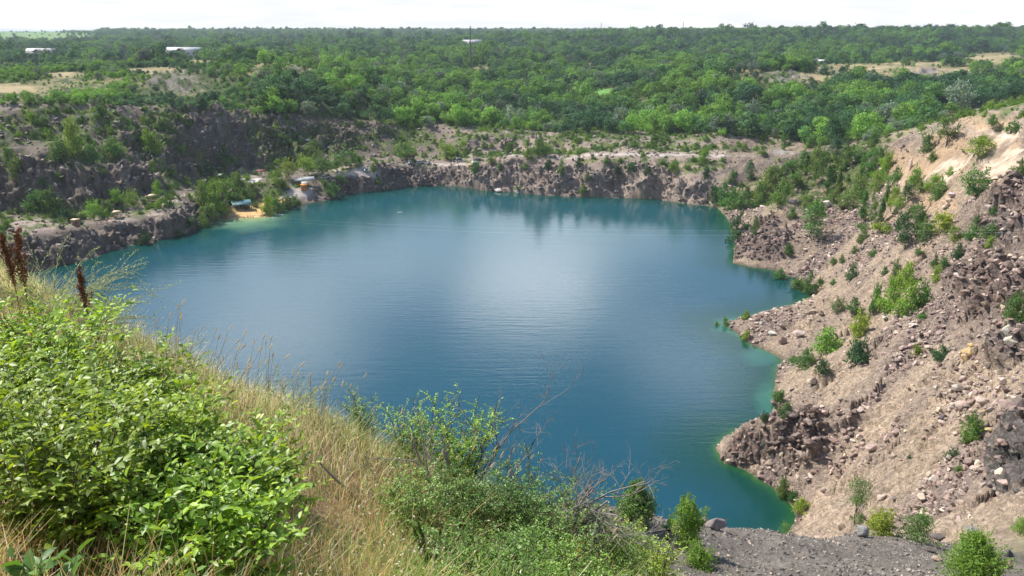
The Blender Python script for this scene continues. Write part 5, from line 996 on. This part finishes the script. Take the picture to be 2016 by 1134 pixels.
# ------------------------------------------------------------------ buildings, shelters, vehicles, people
def M_(n, c, r=.7, v=.08, s=1.5): return simple(n, c, r, v, s)
WHITE = M_('white_paint', (.66, .65, .62)); ROOFW = M_('pale_roof', (.46, .46, .47), .6); WALLP = M_('pale_wall', (.62, .58, .52)); DARKR = M_('dark_roof', (.16, .14, .14)); GLASS = simple('dark_glass', (.03, .04, .05), .15, .05, 1, spec=.6); BROWN = M_('brown_wall', (.33, .19, .13)); TANR = M_('straw_roof', (.72, .55, .34)); WOOD = M_('wood', (.34, .22, .13), .8, .2, 4)
TEAL = M_('teal_roof', (.14, .29, .29), .5); ORANGE = M_('orange_panel', (.75, .32, .07)); METAL = simple('grey_metal', (.35, .36, .36), .5, .1, 2, metal=.4); MAROON = M_('maroon_roof', (.16, .05, .05)); RUBBER = M_('tyre', (.03, .03, .03)); DARKM = M_('dark_metal', (.09, .09, .10), .6)
def sub(name, mb, mats, parent, smooth=False): return link_obj(name, mb.mesh(name, smooth), mats if isinstance(mats, list) else [mats], parent=parent)
def gable(l, w, h, rise, over=.5, thick=.25):
    b = MB(); L, Wd = l / 2 + over, w / 2 + over; z0 = h - over * rise / (w / 2)
    for s_ in (-1, 1):
        V = np.array([(-L, 0, h + rise), (L, 0, h + rise), (L, s_ * Wd, z0), (-L, s_ * Wd, z0)] + [(-L, 0, h + rise - thick), (L, 0, h + rise - thick), (L, s_ * Wd, z0 - thick), (-L, s_ * Wd, z0 - thick)], float)
        b.add(V, [(0, 1, 2, 3), (4, 7, 6, 5), (0, 4, 5, 1), (3, 2, 6, 7), (1, 5, 6, 2), (0, 3, 7, 4)])
    return b
def gable_wall(l, w, h, rise):
    b = MB(); b.box((0, 0, h / 2 - 1), (l, w, h + 2))
    for x in (-l / 2 + .1, l / 2 - .1): b.add(np.array([(x - .1, -w / 2, h), (x - .1, w / 2, h), (x - .1, 0, h + rise - .1), (x - .1, 0, h + rise - .1), (x + .1, -w / 2, h), (x + .1, w / 2, h), (x + .1, 0, h + rise - .1), (x + .1, 0, h + rise - .1)], float), [(0, 1, 2, 3), (4, 6, 5, 5), (0, 2, 6, 4), (1, 5, 6, 2)])
    return b
def house(px, py, wpx, hpx, label, wall=WALLP, roof=ROOFW, rz=0., deep=12, nwin=0, porch=False, storeys=1, rise=.35, name='building'):
    q = hit(px, py, 250); p = q[0]; m = pxscale(p); l = wpx * m; h = hpx * m * 1.08; wd = min(deep, l * .6); hr = h * rise; hw = h - hr
    o = link_obj(name, None, loc=(p.x, p.y + wd / 2, p.z)); o.rotation_euler.z = rz
    sub('wall', gable_wall(l, wd, hw, hr), wall, o); sub('roof', gable(l, wd, hw, hr), roof, o)
    for s_ in range(storeys):
        for i in range(nwin): b = MB(); b.box((-l / 2 + l * (i + .5) / nwin, -wd / 2 - .03, hw * (s_ + .5) / storeys), (min(1.6, l / nwin * .45), .12, hw / storeys * .4)); sub('window', b, GLASS, o)
    if porch:
        b = gable(l * .26, l * .26, hw * .92, hr * .95, .3); g = b.mesh('porch_roof'); g.materials.append(DARKR); g.materials.append(DARKR); c = link_obj('porch_roof', g, parent=o); c.rotation_euler.z = R(90); c.location = (-l * .05, -wd / 2 - l * .05, 0)
        b = MB(); b.box((-l * .05, -wd / 2 - l * .06, hw * .45), (l * .24, l * .12, hw * .9)); sub('porch', b, wall, o)
    tag(o, label, 'building', 'pale buildings far off in the wood'); return o
house(82, 111, 62, 14, 'low building with pale roof and dark porch gable farthest to the left', porch=True, nwin=6)
house(362, 111, 68, 16, 'long pale building with white roof and dark central gable', porch=True, nwin=7)
house(275, 113, 26, 11, 'small building with dark gable roof left of the long pale one', roof=DARKR, nwin=2, rise=.55)
house(930, 93, 38, 13, 'white two-storey building behind the tall mast', nwin=7, storeys=2, rise=.15, wall=WHITE)
house(855, 100, 26, 7, 'low white roof with small dark gable in the wood left of the mast', porch=True)
house(1000, 101, 24, 9, 'low white building in the wood right of the mast', wall=WHITE, nwin=3)
house(1105, 96, 10, 6, 'tiny white house deep in the wood at the centre right', wall=WHITE, deep=6)
house(1516, 124, 11, 9, 'small house with brown roof at the edge of the dry plateau', roof=M_('brown_roof', (.30, .17, .12)), wall=WHITE, deep=7, nwin=1, rise=.5, name='house')
house(1604, 123, 13, 8, 'small grey-roofed house on the dry plateau, left of its neighbour', wall=WHITE, deep=7, nwin=2, name='house'); house(1617, 124, 12, 6, 'white house with pyramid-like roof on the dry plateau', wall=WHITE, roof=WHITE, deep=8, rise=.6, name='house')
house(300, 116, 22, 5, 'low tan shed roof below the dark gabled building', wall=BROWN, roof=M_('tan_roof', (.50, .38, .32)), name='shed'); house(416, 112, 18, 5, 'low pale shed roof right of the long pale building', name='shed')
# masts
def mast(px, py, top, w, label, dist=None):
    p = hit(px, py, 250)[0] if dist is None else Vector(PY(px, py, dist)); m = pxscale(p); h = (py - top) * m; o = link_obj('lattice_mast', None, loc=p); b = MB()
    for i in (-1, 1):
        for j in (-1, 1): b.tube(np.array([(i * w, j * w, -3), (i * w * .6, j * w * .6, h * .5), (i * w * .3, j * w * .3, h)]), [.30, .26, .2], 4)
    sub('legs', b, DARKM, o); b = MB(); n = 14
    for k in range(n):
        z0, z1 = h * k / n, h * (k + 1) / n; a, c = w * (1 - .7 * z0 / h), w * (1 - .7 * z1 / h)
        for (x0, y0, x1, y1) in ((-1, -1, 1, -1), (1, -1, 1, 1), (1, 1, -1, 1), (-1, 1, -1, -1)): b.tube(np.array([(x0 * a, y0 * a, z0), (x1 * c, y1 * c, z1)]), [.10, .10], 3)
    sub('bracing', b, DARKM, o); tag(o, label, 'mast', 'masts above the wood'); return o
mast(927, 134, 55, .75, 'tall dark mast rising from the wood above the horizon'); mast(1183, 68, 46, .5, 'thin distant mast on the horizon right of centre', 1500); mast(1344, 66, 44, .5, 'thin distant mast on the horizon, right of the other small one', 1500)
# shelters
def shelter(px, py, wpx, depth, h, rz, roofm, label, slope=0.0, name='shelter', nposts=3, dz=0, table=False, tail=0, tilt=R(13)):
    p = hit(px, py, 200)[0]; m = pxscale(p); l = wpx * m; o = link_obj(name, None, loc=(p.x, p.y, p.z + dz)); o.rotation_euler.z = rz
    b = MB(); b.box((0, 0, h), (l, depth, .12), ry=slope); c = sub('roof', b, roofm, o); c.rotation_euler.x = tilt; c.location = (0, h * math.sin(tilt), h * (1 - math.cos(tilt)) + .12); b = MB(); b.box((0, 0, h - .16), (l * .97, .12, .14), ry=slope); sub('beam', b, WOOD, o)
    for i in range(nposts):
        for s_ in (-1, 1): x = -l / 2 * .9 + l * .9 * i / max(1, nposts - 1); b = MB(); b.box((x, s_ * depth * .44, h / 2 - .3), (.14, .14, h + .5)); sub('post', b, WOOD, o)
    if table: b = MB(); b.box((0, 0, .75), (l * .6, .7, .06)); b.box((0, .7, .42), (l * .6, .3, .05)); b.box((0, -.7, .42), (l * .6, .3, .05)); b.box((0, 0, .36), (.12, .12, .74)); sub('table', b, WOOD, o)
    tag(o, label, 'shelter', 'open shelters round the beach and benches'); return o
shelter(477, 411, 37, 5.4, 2.8, R(28), TEAL, 'long open pavilion with teal roof on the orange sand beach', nposts=4)
shelter(600, 364, 40, 4.2, 3.0, R(22), ROOFW, 'long open shelter with stepped white roof above the beach', nposts=4); shelter(601, 369, 14, 2.6, 2.3, R(18), ROOFW, 'small white awning in front of the stepped white roof', nposts=2)
shelter(515, 346, 17, 3.0, 2.6, R(5), MAROON, 'low maroon roof in the trees at the pale terrace', nposts=2); shelter(811, 317, 12, 3.0, 2.6, 0, MAROON, 'maroon canopy on the far bench behind white cars', nposts=2)
shelter(434, 353, 8, 2.2, 2.2, R(10), ROOFW, 'tiny pale roof among bushes left of the pale terrace', nposts=2); shelter(402, 364, 9, 2.2, 2.2, R(20), TANR, 'tiny tan roof half hidden in bushes by the path', nposts=2)
def gazebo(px, py, label):
    p = hit(px, py, 200)[0]; o = link_obj('gazebo', None, loc=p); o.rotation_euler.z = R(12); b = MB()
    V = np.array([(-1.9, -1.7, 2.3), (1.9, -1.7, 2.3), (1.9, 1.7, 2.3), (-1.9, 1.7, 2.3), (-.9, 0, 3.1), (.9, 0, 3.1)], float); b.add(V, [(0, 1, 5, 4), (2, 3, 4, 5), (1, 2, 5, 5), (3, 0, 4, 4), (3, 2, 1, 0)]); sub('roof', b, TANR, o)
    for i in (-1, 1):
        for j in (-1, 1): b = MB(); b.box((i * 1.6, j * 1.4, 1.1), (.13, .13, 2.6)); sub('post', b, WOOD, o)
    b = MB()
    for j in (-1, 1): b.box((0, j * 1.4, .85), (3.1, .06, .1)); b.box((0, j * 1.4, .4), (3.1, .05, .1))
    b.box((0, 0, .7), (1.6, .8, .06)); sub('railing', b, WOOD, o); tag(o, label, 'gazebo', 'tan gazebos along the left path')
gazebo(231, 429, 'tan gazebo beside the path fence on the left bench'); gazebo(300, 396, 'tan gazebo farther up the path under a green tree')
def rail(pts, label):
    P = [hit(a, b, 200)[0] for a, b in pts]; o = link_obj('wooden_fence', None, loc=P[0]); Q = [np.array(p - P[0]) for p in P]
    for q in Q: b = MB(); b.box(tuple(q + np.array([0, 0, .4])), (.12, .12, 1.2)); sub('post', b, WOOD, o)
    for z in (.45, .9): b = MB(); b.tube(np.array(Q) + np.array([0, 0, z]), [.05] * len(Q), 4); sub('rail', b, WOOD, o)
    tag(o, label, 'fence', 'wooden fences on the left bench')
rail([(190, 442), (200, 440), (210, 437), (219, 434), (228, 432)], 'wooden rail fence on the cliff edge before the nearer gazebo'); rail([(262, 412), (273, 406), (284, 401), (294, 398)], 'wooden rail fence along the path to the farther gazebo')
def kiosk(px, py, w, d, h, wall, roof, label, rz=0, name='kiosk'):
    p = hit(px, py, 200)[0]; o = link_obj(name, None, loc=p); o.rotation_euler.z = rz; b = MB(); b.box((0, 0, h / 2 - .2), (w, d, h + .4)); sub('wall', b, wall, o); b = MB(); b.box((0, 0, h + .1), (w + .5, d + .5, .16)); sub('roof', b, roof, o)
    b = MB(); b.box((-w * .2, -d / 2 - .02, h * .45), (w * .3, .06, h * .75)); sub('door', b, WOOD, o); b = MB(); b.box((w * .22, -d / 2 - .02, h * .6), (w * .3, .06, h * .3)); sub('window', b, GLASS, o); tag(o, label, 'hut'); return o
kiosk(599, 373, 3.0, 2.2, 2.4, ORANGE, ORANGE, 'orange kiosk under the white roofs above the beach', R(15)); kiosk(150, 444, 2.2, 1.8, 2.3, BROWN, TANR, 'small brown hut among rocks on the left bench', 0, 'hut')
kiosk(926, 333, 2.2, 2.0, 2.6, ORANGE, TANR, 'orange hut on the rim of the far cliff below the white panel', 0, 'hut')
shelter(936, 330, 15, 3.0, 2.7, 0, ROOFW, 'flat white roof panel on the rim of the far cliff', nposts=2, slope=R(3))
p = hit(922, 341, 200)[0]; b = MB(); b.box((0, 0, .25), (2.2, 1.4, .3), .2); o = link_obj('white_slab', b.mesh('white_slab'), [WHITE], loc=p); tag(o, 'white slab lying below the orange hut on the far cliff', 'slab')
# bent steel frame by the pale terrace
p = hit(469, 352, 200)[0]; o = link_obj('steel_frame', None, loc=p); b = MB(); b.tube(np.array([(0, 0, -.3), (0, 0, 4.6)]), [.09, .09], 6); sub('post', b, METAL, o); b = MB(); b.tube(np.array([(0, 0, 4.55), (2.6, 0, 4.7)]), [.08, .08], 6); sub('beam', b, METAL, o); b = MB(); b.tube(np.array([(2.6, 0, 4.7), (2.6, 0, -.3)]), [.07, .07], 6); sub('post', b, METAL, o); tag(o, 'thin pale steel frame standing at the pale terrace', 'frame')
# cars
def car(px, py, rz, col, label, van=False):
    p = hit(px, py, 200)[0]; o = link_obj('parked_car' if not van else 'parked_van', None, loc=p + Vector((0, 0, .02))); o.rotation_euler.z = rz
    pm = simple('car_paint', col, .3, .03, 1, spec=.6)
    lo = [(-2.15, .30), (-2.2, .75), (-2.1, .92), (1.0, .95), (2.0, .82), (2.15, .6), (2.15, .30)]; b = MB(); n = len(lo)
    V = np.array([(x, s_ * .86, z) for s_ in (-1, 1) for x, z in lo]); F = [(i, (i + 1) % n, (i + 1) % n + n, i + n) for i in range(n)] + [(0, 1, 2, 6), (2, 3, 4, 6), (4, 5, 6, 6), (7, 13, 9, 8), (9, 13, 11, 10), (11, 13, 12, 12)]; b.add(V, F); sub('body', b, pm, o)
    top = [(-2.0, .92), (-1.75 if not van else -2.05, 1.46 if not van else 1.95), (.25 if not van else .9, 1.48 if not van else 1.95), (1.05 if not van else 1.6, .93)]; b = MB(); V = np.array([(x, s_ * (.84 if z < 1 else .68), z) for s_ in (-1, 1) for x, z in top]); b.add(V, [(0, 1, 5, 4), (2, 3, 7, 6), (0, 3, 2, 1), (4, 5, 6, 7)]); sub('window', b, GLASS, o)
    b = MB(); z = top[1][1]; b.box(((top[1][0] + top[2][0]) / 2, 0, z + .02), (top[2][0] - top[1][0] + .1, 1.4, .07)); sub('roof', b, pm, o)
    for x in (-1.35, 1.35):
        for s_ in (-1, 1): b = MB(); b.tube(np.array([(x, s_ * .70, .32), (x, s_ * .71, .32), (x, s_ * .89, .32), (x, s_ * .90, .32)]), [.05, .32, .32, .05], 12); sub('wheel', b, RUBBER, o)
    for s_ in (-1, 1): b = MB(); b.box((2.13, s_ * .6, .68), (.08, .3, .14)); sub('headlight', b, WHITE, o)
    tag(o, label, 'van' if van else 'car', 'cars parked on the far bench')
car(808, 322, R(70), (.75, .75, .75), 'white car on the far bench, left one of the pair by the maroon canopy'); car(827, 322, R(20), (.75, .75, .75), 'white car on the far bench between bushes, right one of the pair'); car(843, 322, R(80), (.5, .5, .5), 'light car half behind the bush right of the white pair')
car(905, 318, R(8), (.42, .44, .46), 'silver van parked alone on the far bench', True); car(943, 317, R(0), (.03, .04, .08), 'dark blue car right of the silver van before bushes'); car(721, 338, R(-25), (.30, .34, .38), 'grey-blue car at the bend of the track above the cliff'); car(641, 351, R(30), (.7, .7, .7), 'white car nearly hidden in shrubs behind the white roof')
# people, grown as one skin over a skeleton
def person_mesh(pose):
    J = {'pel': (0, 0, .92, .13), 'wai': (0, 0, 1.08, .115), 'che': (0, .01, 1.32, .145), 'nec': (0, 0, 1.49, .055), 'hea': (0, -.01, 1.58, .075), 'hd2': (0, -.02, 1.66, .095), 'top': (0, 0, 1.74, .06)}
    L = [('pel', 'wai'), ('wai', 'che'), ('che', 'nec'), ('nec', 'hea'), ('hea', 'hd2'), ('hd2', 'top')]
    st = {'stand': (0, 0, .25, 0), 'walk': (.22, .2, .3, .1), 'reach': (.05, 0, 1.2, .1)}[pose]
    for s_, t in ((-1, 'l'), (1, 'r')):
        f = st[0] * s_; J['hip' + t] = (s_ * .10, 0, .88, .095); J['kne' + t] = (s_ * .11, -f * .6 - .02, .48, .062); J['ank' + t] = (s_ * .11, -f, .09, .042); J['toe' + t] = (s_ * .12, -f - .17, .04, .035)
        J['sho' + t] = (s_ * .19, 0, 1.42, .06); a = .28 if s_ < 0 else st[2]; J['elb' + t] = (s_ * (.19 + .28 * math.sin(a)), .02 + f * .4, 1.42 - .28 * math.cos(a), .042); J['wri' + t] = (s_ * (.20 + .45 * math.sin(a)), -.08 + f * .6, 1.42 - .50 * math.cos(a), .03); J['han' + t] = (s_ * (.20 + .50 * math.sin(a)), -.11 + f * .7, 1.42 - .60 * math.cos(a), .028)
        L += [('pel', 'hip' + t), ('hip' + t, 'kne' + t), ('kne' + t, 'ank' + t), ('ank' + t, 'toe' + t), ('che', 'sho' + t), ('sho' + t, 'elb' + t), ('elb' + t, 'wri' + t), ('wri' + t, 'han' + t)]
    K = list(J); me = bpy.data.meshes.new('person'); me.from_pydata([J[k][:3] for k in K], [(K.index(a), K.index(b)) for a, b in L], []); o = bpy.data.objects.new('tmp', me); COL.objects.link(o)
    sk = o.modifiers.new('s', 'SKIN'); o.modifiers.new('d', 'SUBSURF').levels = 1
    for i, k in enumerate(K): me.skin_vertices[0].data[i].radius = (J[k][3], J[k][3] * .85); me.skin_vertices[0].data[i].use_root = (k == 'pel')
    dg = bpy.context.evaluated_depsgraph_get(); m = bpy.data.meshes.new_from_object(o.evaluated_get(dg)); bpy.data.objects.remove(o); m.materials.clear(); return m
SKIN = M_('skin', (.45, .26, .18), .6); HAIR = M_('hair', (.06, .04, .03)); PM = {k: person_mesh(k) for k in ('stand', 'walk', 'reach')}
for m in PM.values(): m.materials.append(SKIN)
def person(px, py, pose, rz, cloth, label, deep=0, dz=0):
    q = hit(px, py, 200); p = q[0]; o = link_obj('person', PM[pose], loc=(p.x, p.y, (0 if deep else p.z) - deep + dz)); o.rotation_euler.z = rz
    b = MB(); b.tube(np.array([(0, 0, .70), (0, 0, .80), (0, 0, 1.0), (0, 0, 1.04)]), [.19, .20, .155, .14], 10); c = b.mesh('shorts', True); c.materials.append(simple('swimwear', cloth, .8)); link_obj('shorts', c, parent=o)
    b = MB(); b.tube(np.array([(0, .03, 1.62), (0, .02, 1.70), (0, .01, 1.77), (0, 0, 1.80)]), [.09, .105, .085, .02], 10); c = b.mesh('hair', True); c.materials.append(HAIR); link_obj('hair', c, parent=o); tag(o, label, 'person', 'bathers at the beach')
for a in [(506, 420, 'stand', 0, (.05, .05, .08), 'person standing at the water edge beside the beach bush'), (496, 413, 'walk', 1, (.5, .1, .1), 'person walking on the orange sand right of the pavilion'), (491, 416, 'stand', 2, (.1, .1, .3), 'person standing on the sand in front of the pavilion end'), (478, 411, 'stand', 3, (.6, .6, .6), 'person under the teal roof at its right end'), (470, 412, 'reach', 1, (.1, .3, .4), 'person under the middle of the teal roof'), (463, 414, 'stand', 5, (.3, .1, .1), 'person at the left end under the teal roof'),
          (449, 420, 'stand', 2, (.6, .2, .2), 'person left of the pavilion near the orange kayak'), (601, 376, 'stand', 2, (.2, .25, .5), 'person beside the orange kiosk above the beach'), (624, 378, 'walk', 2, (.1, .1, .1), 'person on the pale rocks right of the kiosk')]: person(*a)
for px, py, pose, rz, c, lb, dp in [(467, 432, 'reach', 1, (.1, .1, .1), 'person wading waist deep, farther left in the shallows', .9), (488, 428, 'stand', 0, (.1, .1, .3), 'person wading in the shallows before the sand, left of three', .6), (493, 427, 'walk', 2, (.3, .1, .1), 'person wading in the shallows, middle of three', .6), (498, 428, 'reach', 4, (.1, .3, .1), 'person wading in the shallows, right of three', .6), (465, 438, 'stand', 4, (.1, .1, .1), 'person chest deep farthest out from the beach', 1.15)]: person(px, py, pose, rz, c, lb, deep=dp)
# kayaks, floats and the swimmer's board
def hull(px, py, L, w, col, rz, name, label, cat):
    p = hit(px, py, 200)[0]; z = max(p.z, 0); o = link_obj(name, None, loc=(p.x, p.y, z)); o.rotation_euler.z = rz; V = []; n = 13
    for i in range(n):
        t = i / (n - 1) * 2 - 1; ww = w / 2 * (1 - abs(t) ** 2.4) + .02; zz = .10 * t * t
        V += [(t * L / 2, -ww, .28 + zz), (t * L / 2, -ww * .7, .02 + zz), (t * L / 2, 0, -.08 + zz), (t * L / 2, ww * .7, .02 + zz), (t * L / 2, ww, .28 + zz), (t * L / 2, ww * .5, .34 + zz), (t * L / 2, 0, .36 + zz), (t * L / 2, -ww * .5, .34 + zz)]
    F = [(i * 8 + j, i * 8 + (j + 1) % 8, (i + 1) * 8 + (j + 1) % 8, (i + 1) * 8 + j) for i in range(n - 1) for j in range(8)]; b = MB(); b.add(np.array(V), F); c = b.mesh('hull', True); c.materials.append(simple('plastic', col, .4, .05, 1)); link_obj('hull', c, parent=o)
    b = MB(); b.box((0, 0, .37), (L * .28, w * .55, .06)); sub('seat', b, DARKM, o); tag(o, label, cat)
hull(445, 431, 3.4, 1.0, (.75, .28, .05), .15, 'kayak', 'orange kayak drawn up left of the sand beach', 'kayak'); hull(527, 427, 2.2, .9, (.75, .25, .06), .1, 'kayak', 'short orange kayak by the rocks right of the beach bush', 'kayak')
hull(552, 424, 2.4, .8, (.75, .78, .78), 0, 'float', 'white float on the water right of the beach', 'float'); hull(540, 431, 1.6, .6, (.75, .78, .78), .4, 'float', 'small white float farther out than the other', 'float'); hull(788, 419, 2.4, .9, (.8, .8, .78), 0, 'paddle_board', 'white board with a swimmer alone far out on the lake', 'board')
# branch in the water
p = PZ(480, 461, 0); b = MB(); rg = np.random.default_rng(3)
for i in range(9): a = rg.uniform(0, PI); b.tube(np.array([(0, 0, -.1), (math.cos(a) * 1.2, math.sin(a) * .6, .25), (math.cos(a) * 2.4, math.sin(a) * 1.0, .15)]), [.08, .05, .02], 4)
o = link_obj('sunken_branch', b.mesh('sunken_branch'), [BARK], loc=p); tag(o, 'dark branch sticking out of the water off the beach', 'branch')
# cables over the lake
def cable(a, bb, sag, r, mat, label):
    a, bb = np.array(a), np.array(bb); t = np.linspace(0, 1, 60)[:, None]; P = a * (1 - t) + bb * t; P[:, 2] -= sag * 4 * (t[:, 0] * (1 - t[:, 0])); b = MB(); b.tube(P, [r] * 60, 4); o = link_obj('overhead_cable', b.mesh('overhead_cable'), [mat]); tag(o, label, 'cable', 'cables strung over the lake')
CW = M_('pale_cable', (.75, .78, .78)); 
cable(PY(470, 424, 352), PY(2060, 452, 148), 2.6, .006, CW, 'pale overhead cable crossing above the lake, upper of the two'); cable(PY(470, 427, 351), PY(2060, 456, 148), 3.6, .006, CW, 'pale overhead cable crossing above the lake, lower of the two'); cable(PY(640, 436, 330), PY(2060, 490, 148), 3.8, .01, DARKM, 'dark overhead cable below the pale pair')
# haze
HB = MB(); HB.box((0, 4500, 35), (14000, 10600, 102)); haze = link_obj('haze', HB.mesh('haze')); tag(haze, kind='stuff')
hm = bpy.data.materials.new('haze'); hm.use_nodes = True; ht = hm.node_tree; ht.nodes.clear(); ho = ht.nodes.new('ShaderNodeOutputMaterial'); pv = ht.nodes.new('ShaderNodeVolumePrincipled')
pv.inputs['Color'].default_value = (.80, .90, 1.0, 1); pv.inputs['Density'].default_value = .00008; ht.links.new(pv.outputs[0], ho.inputs['Volume']); haze.data.materials.append(hm)


finish_labels()
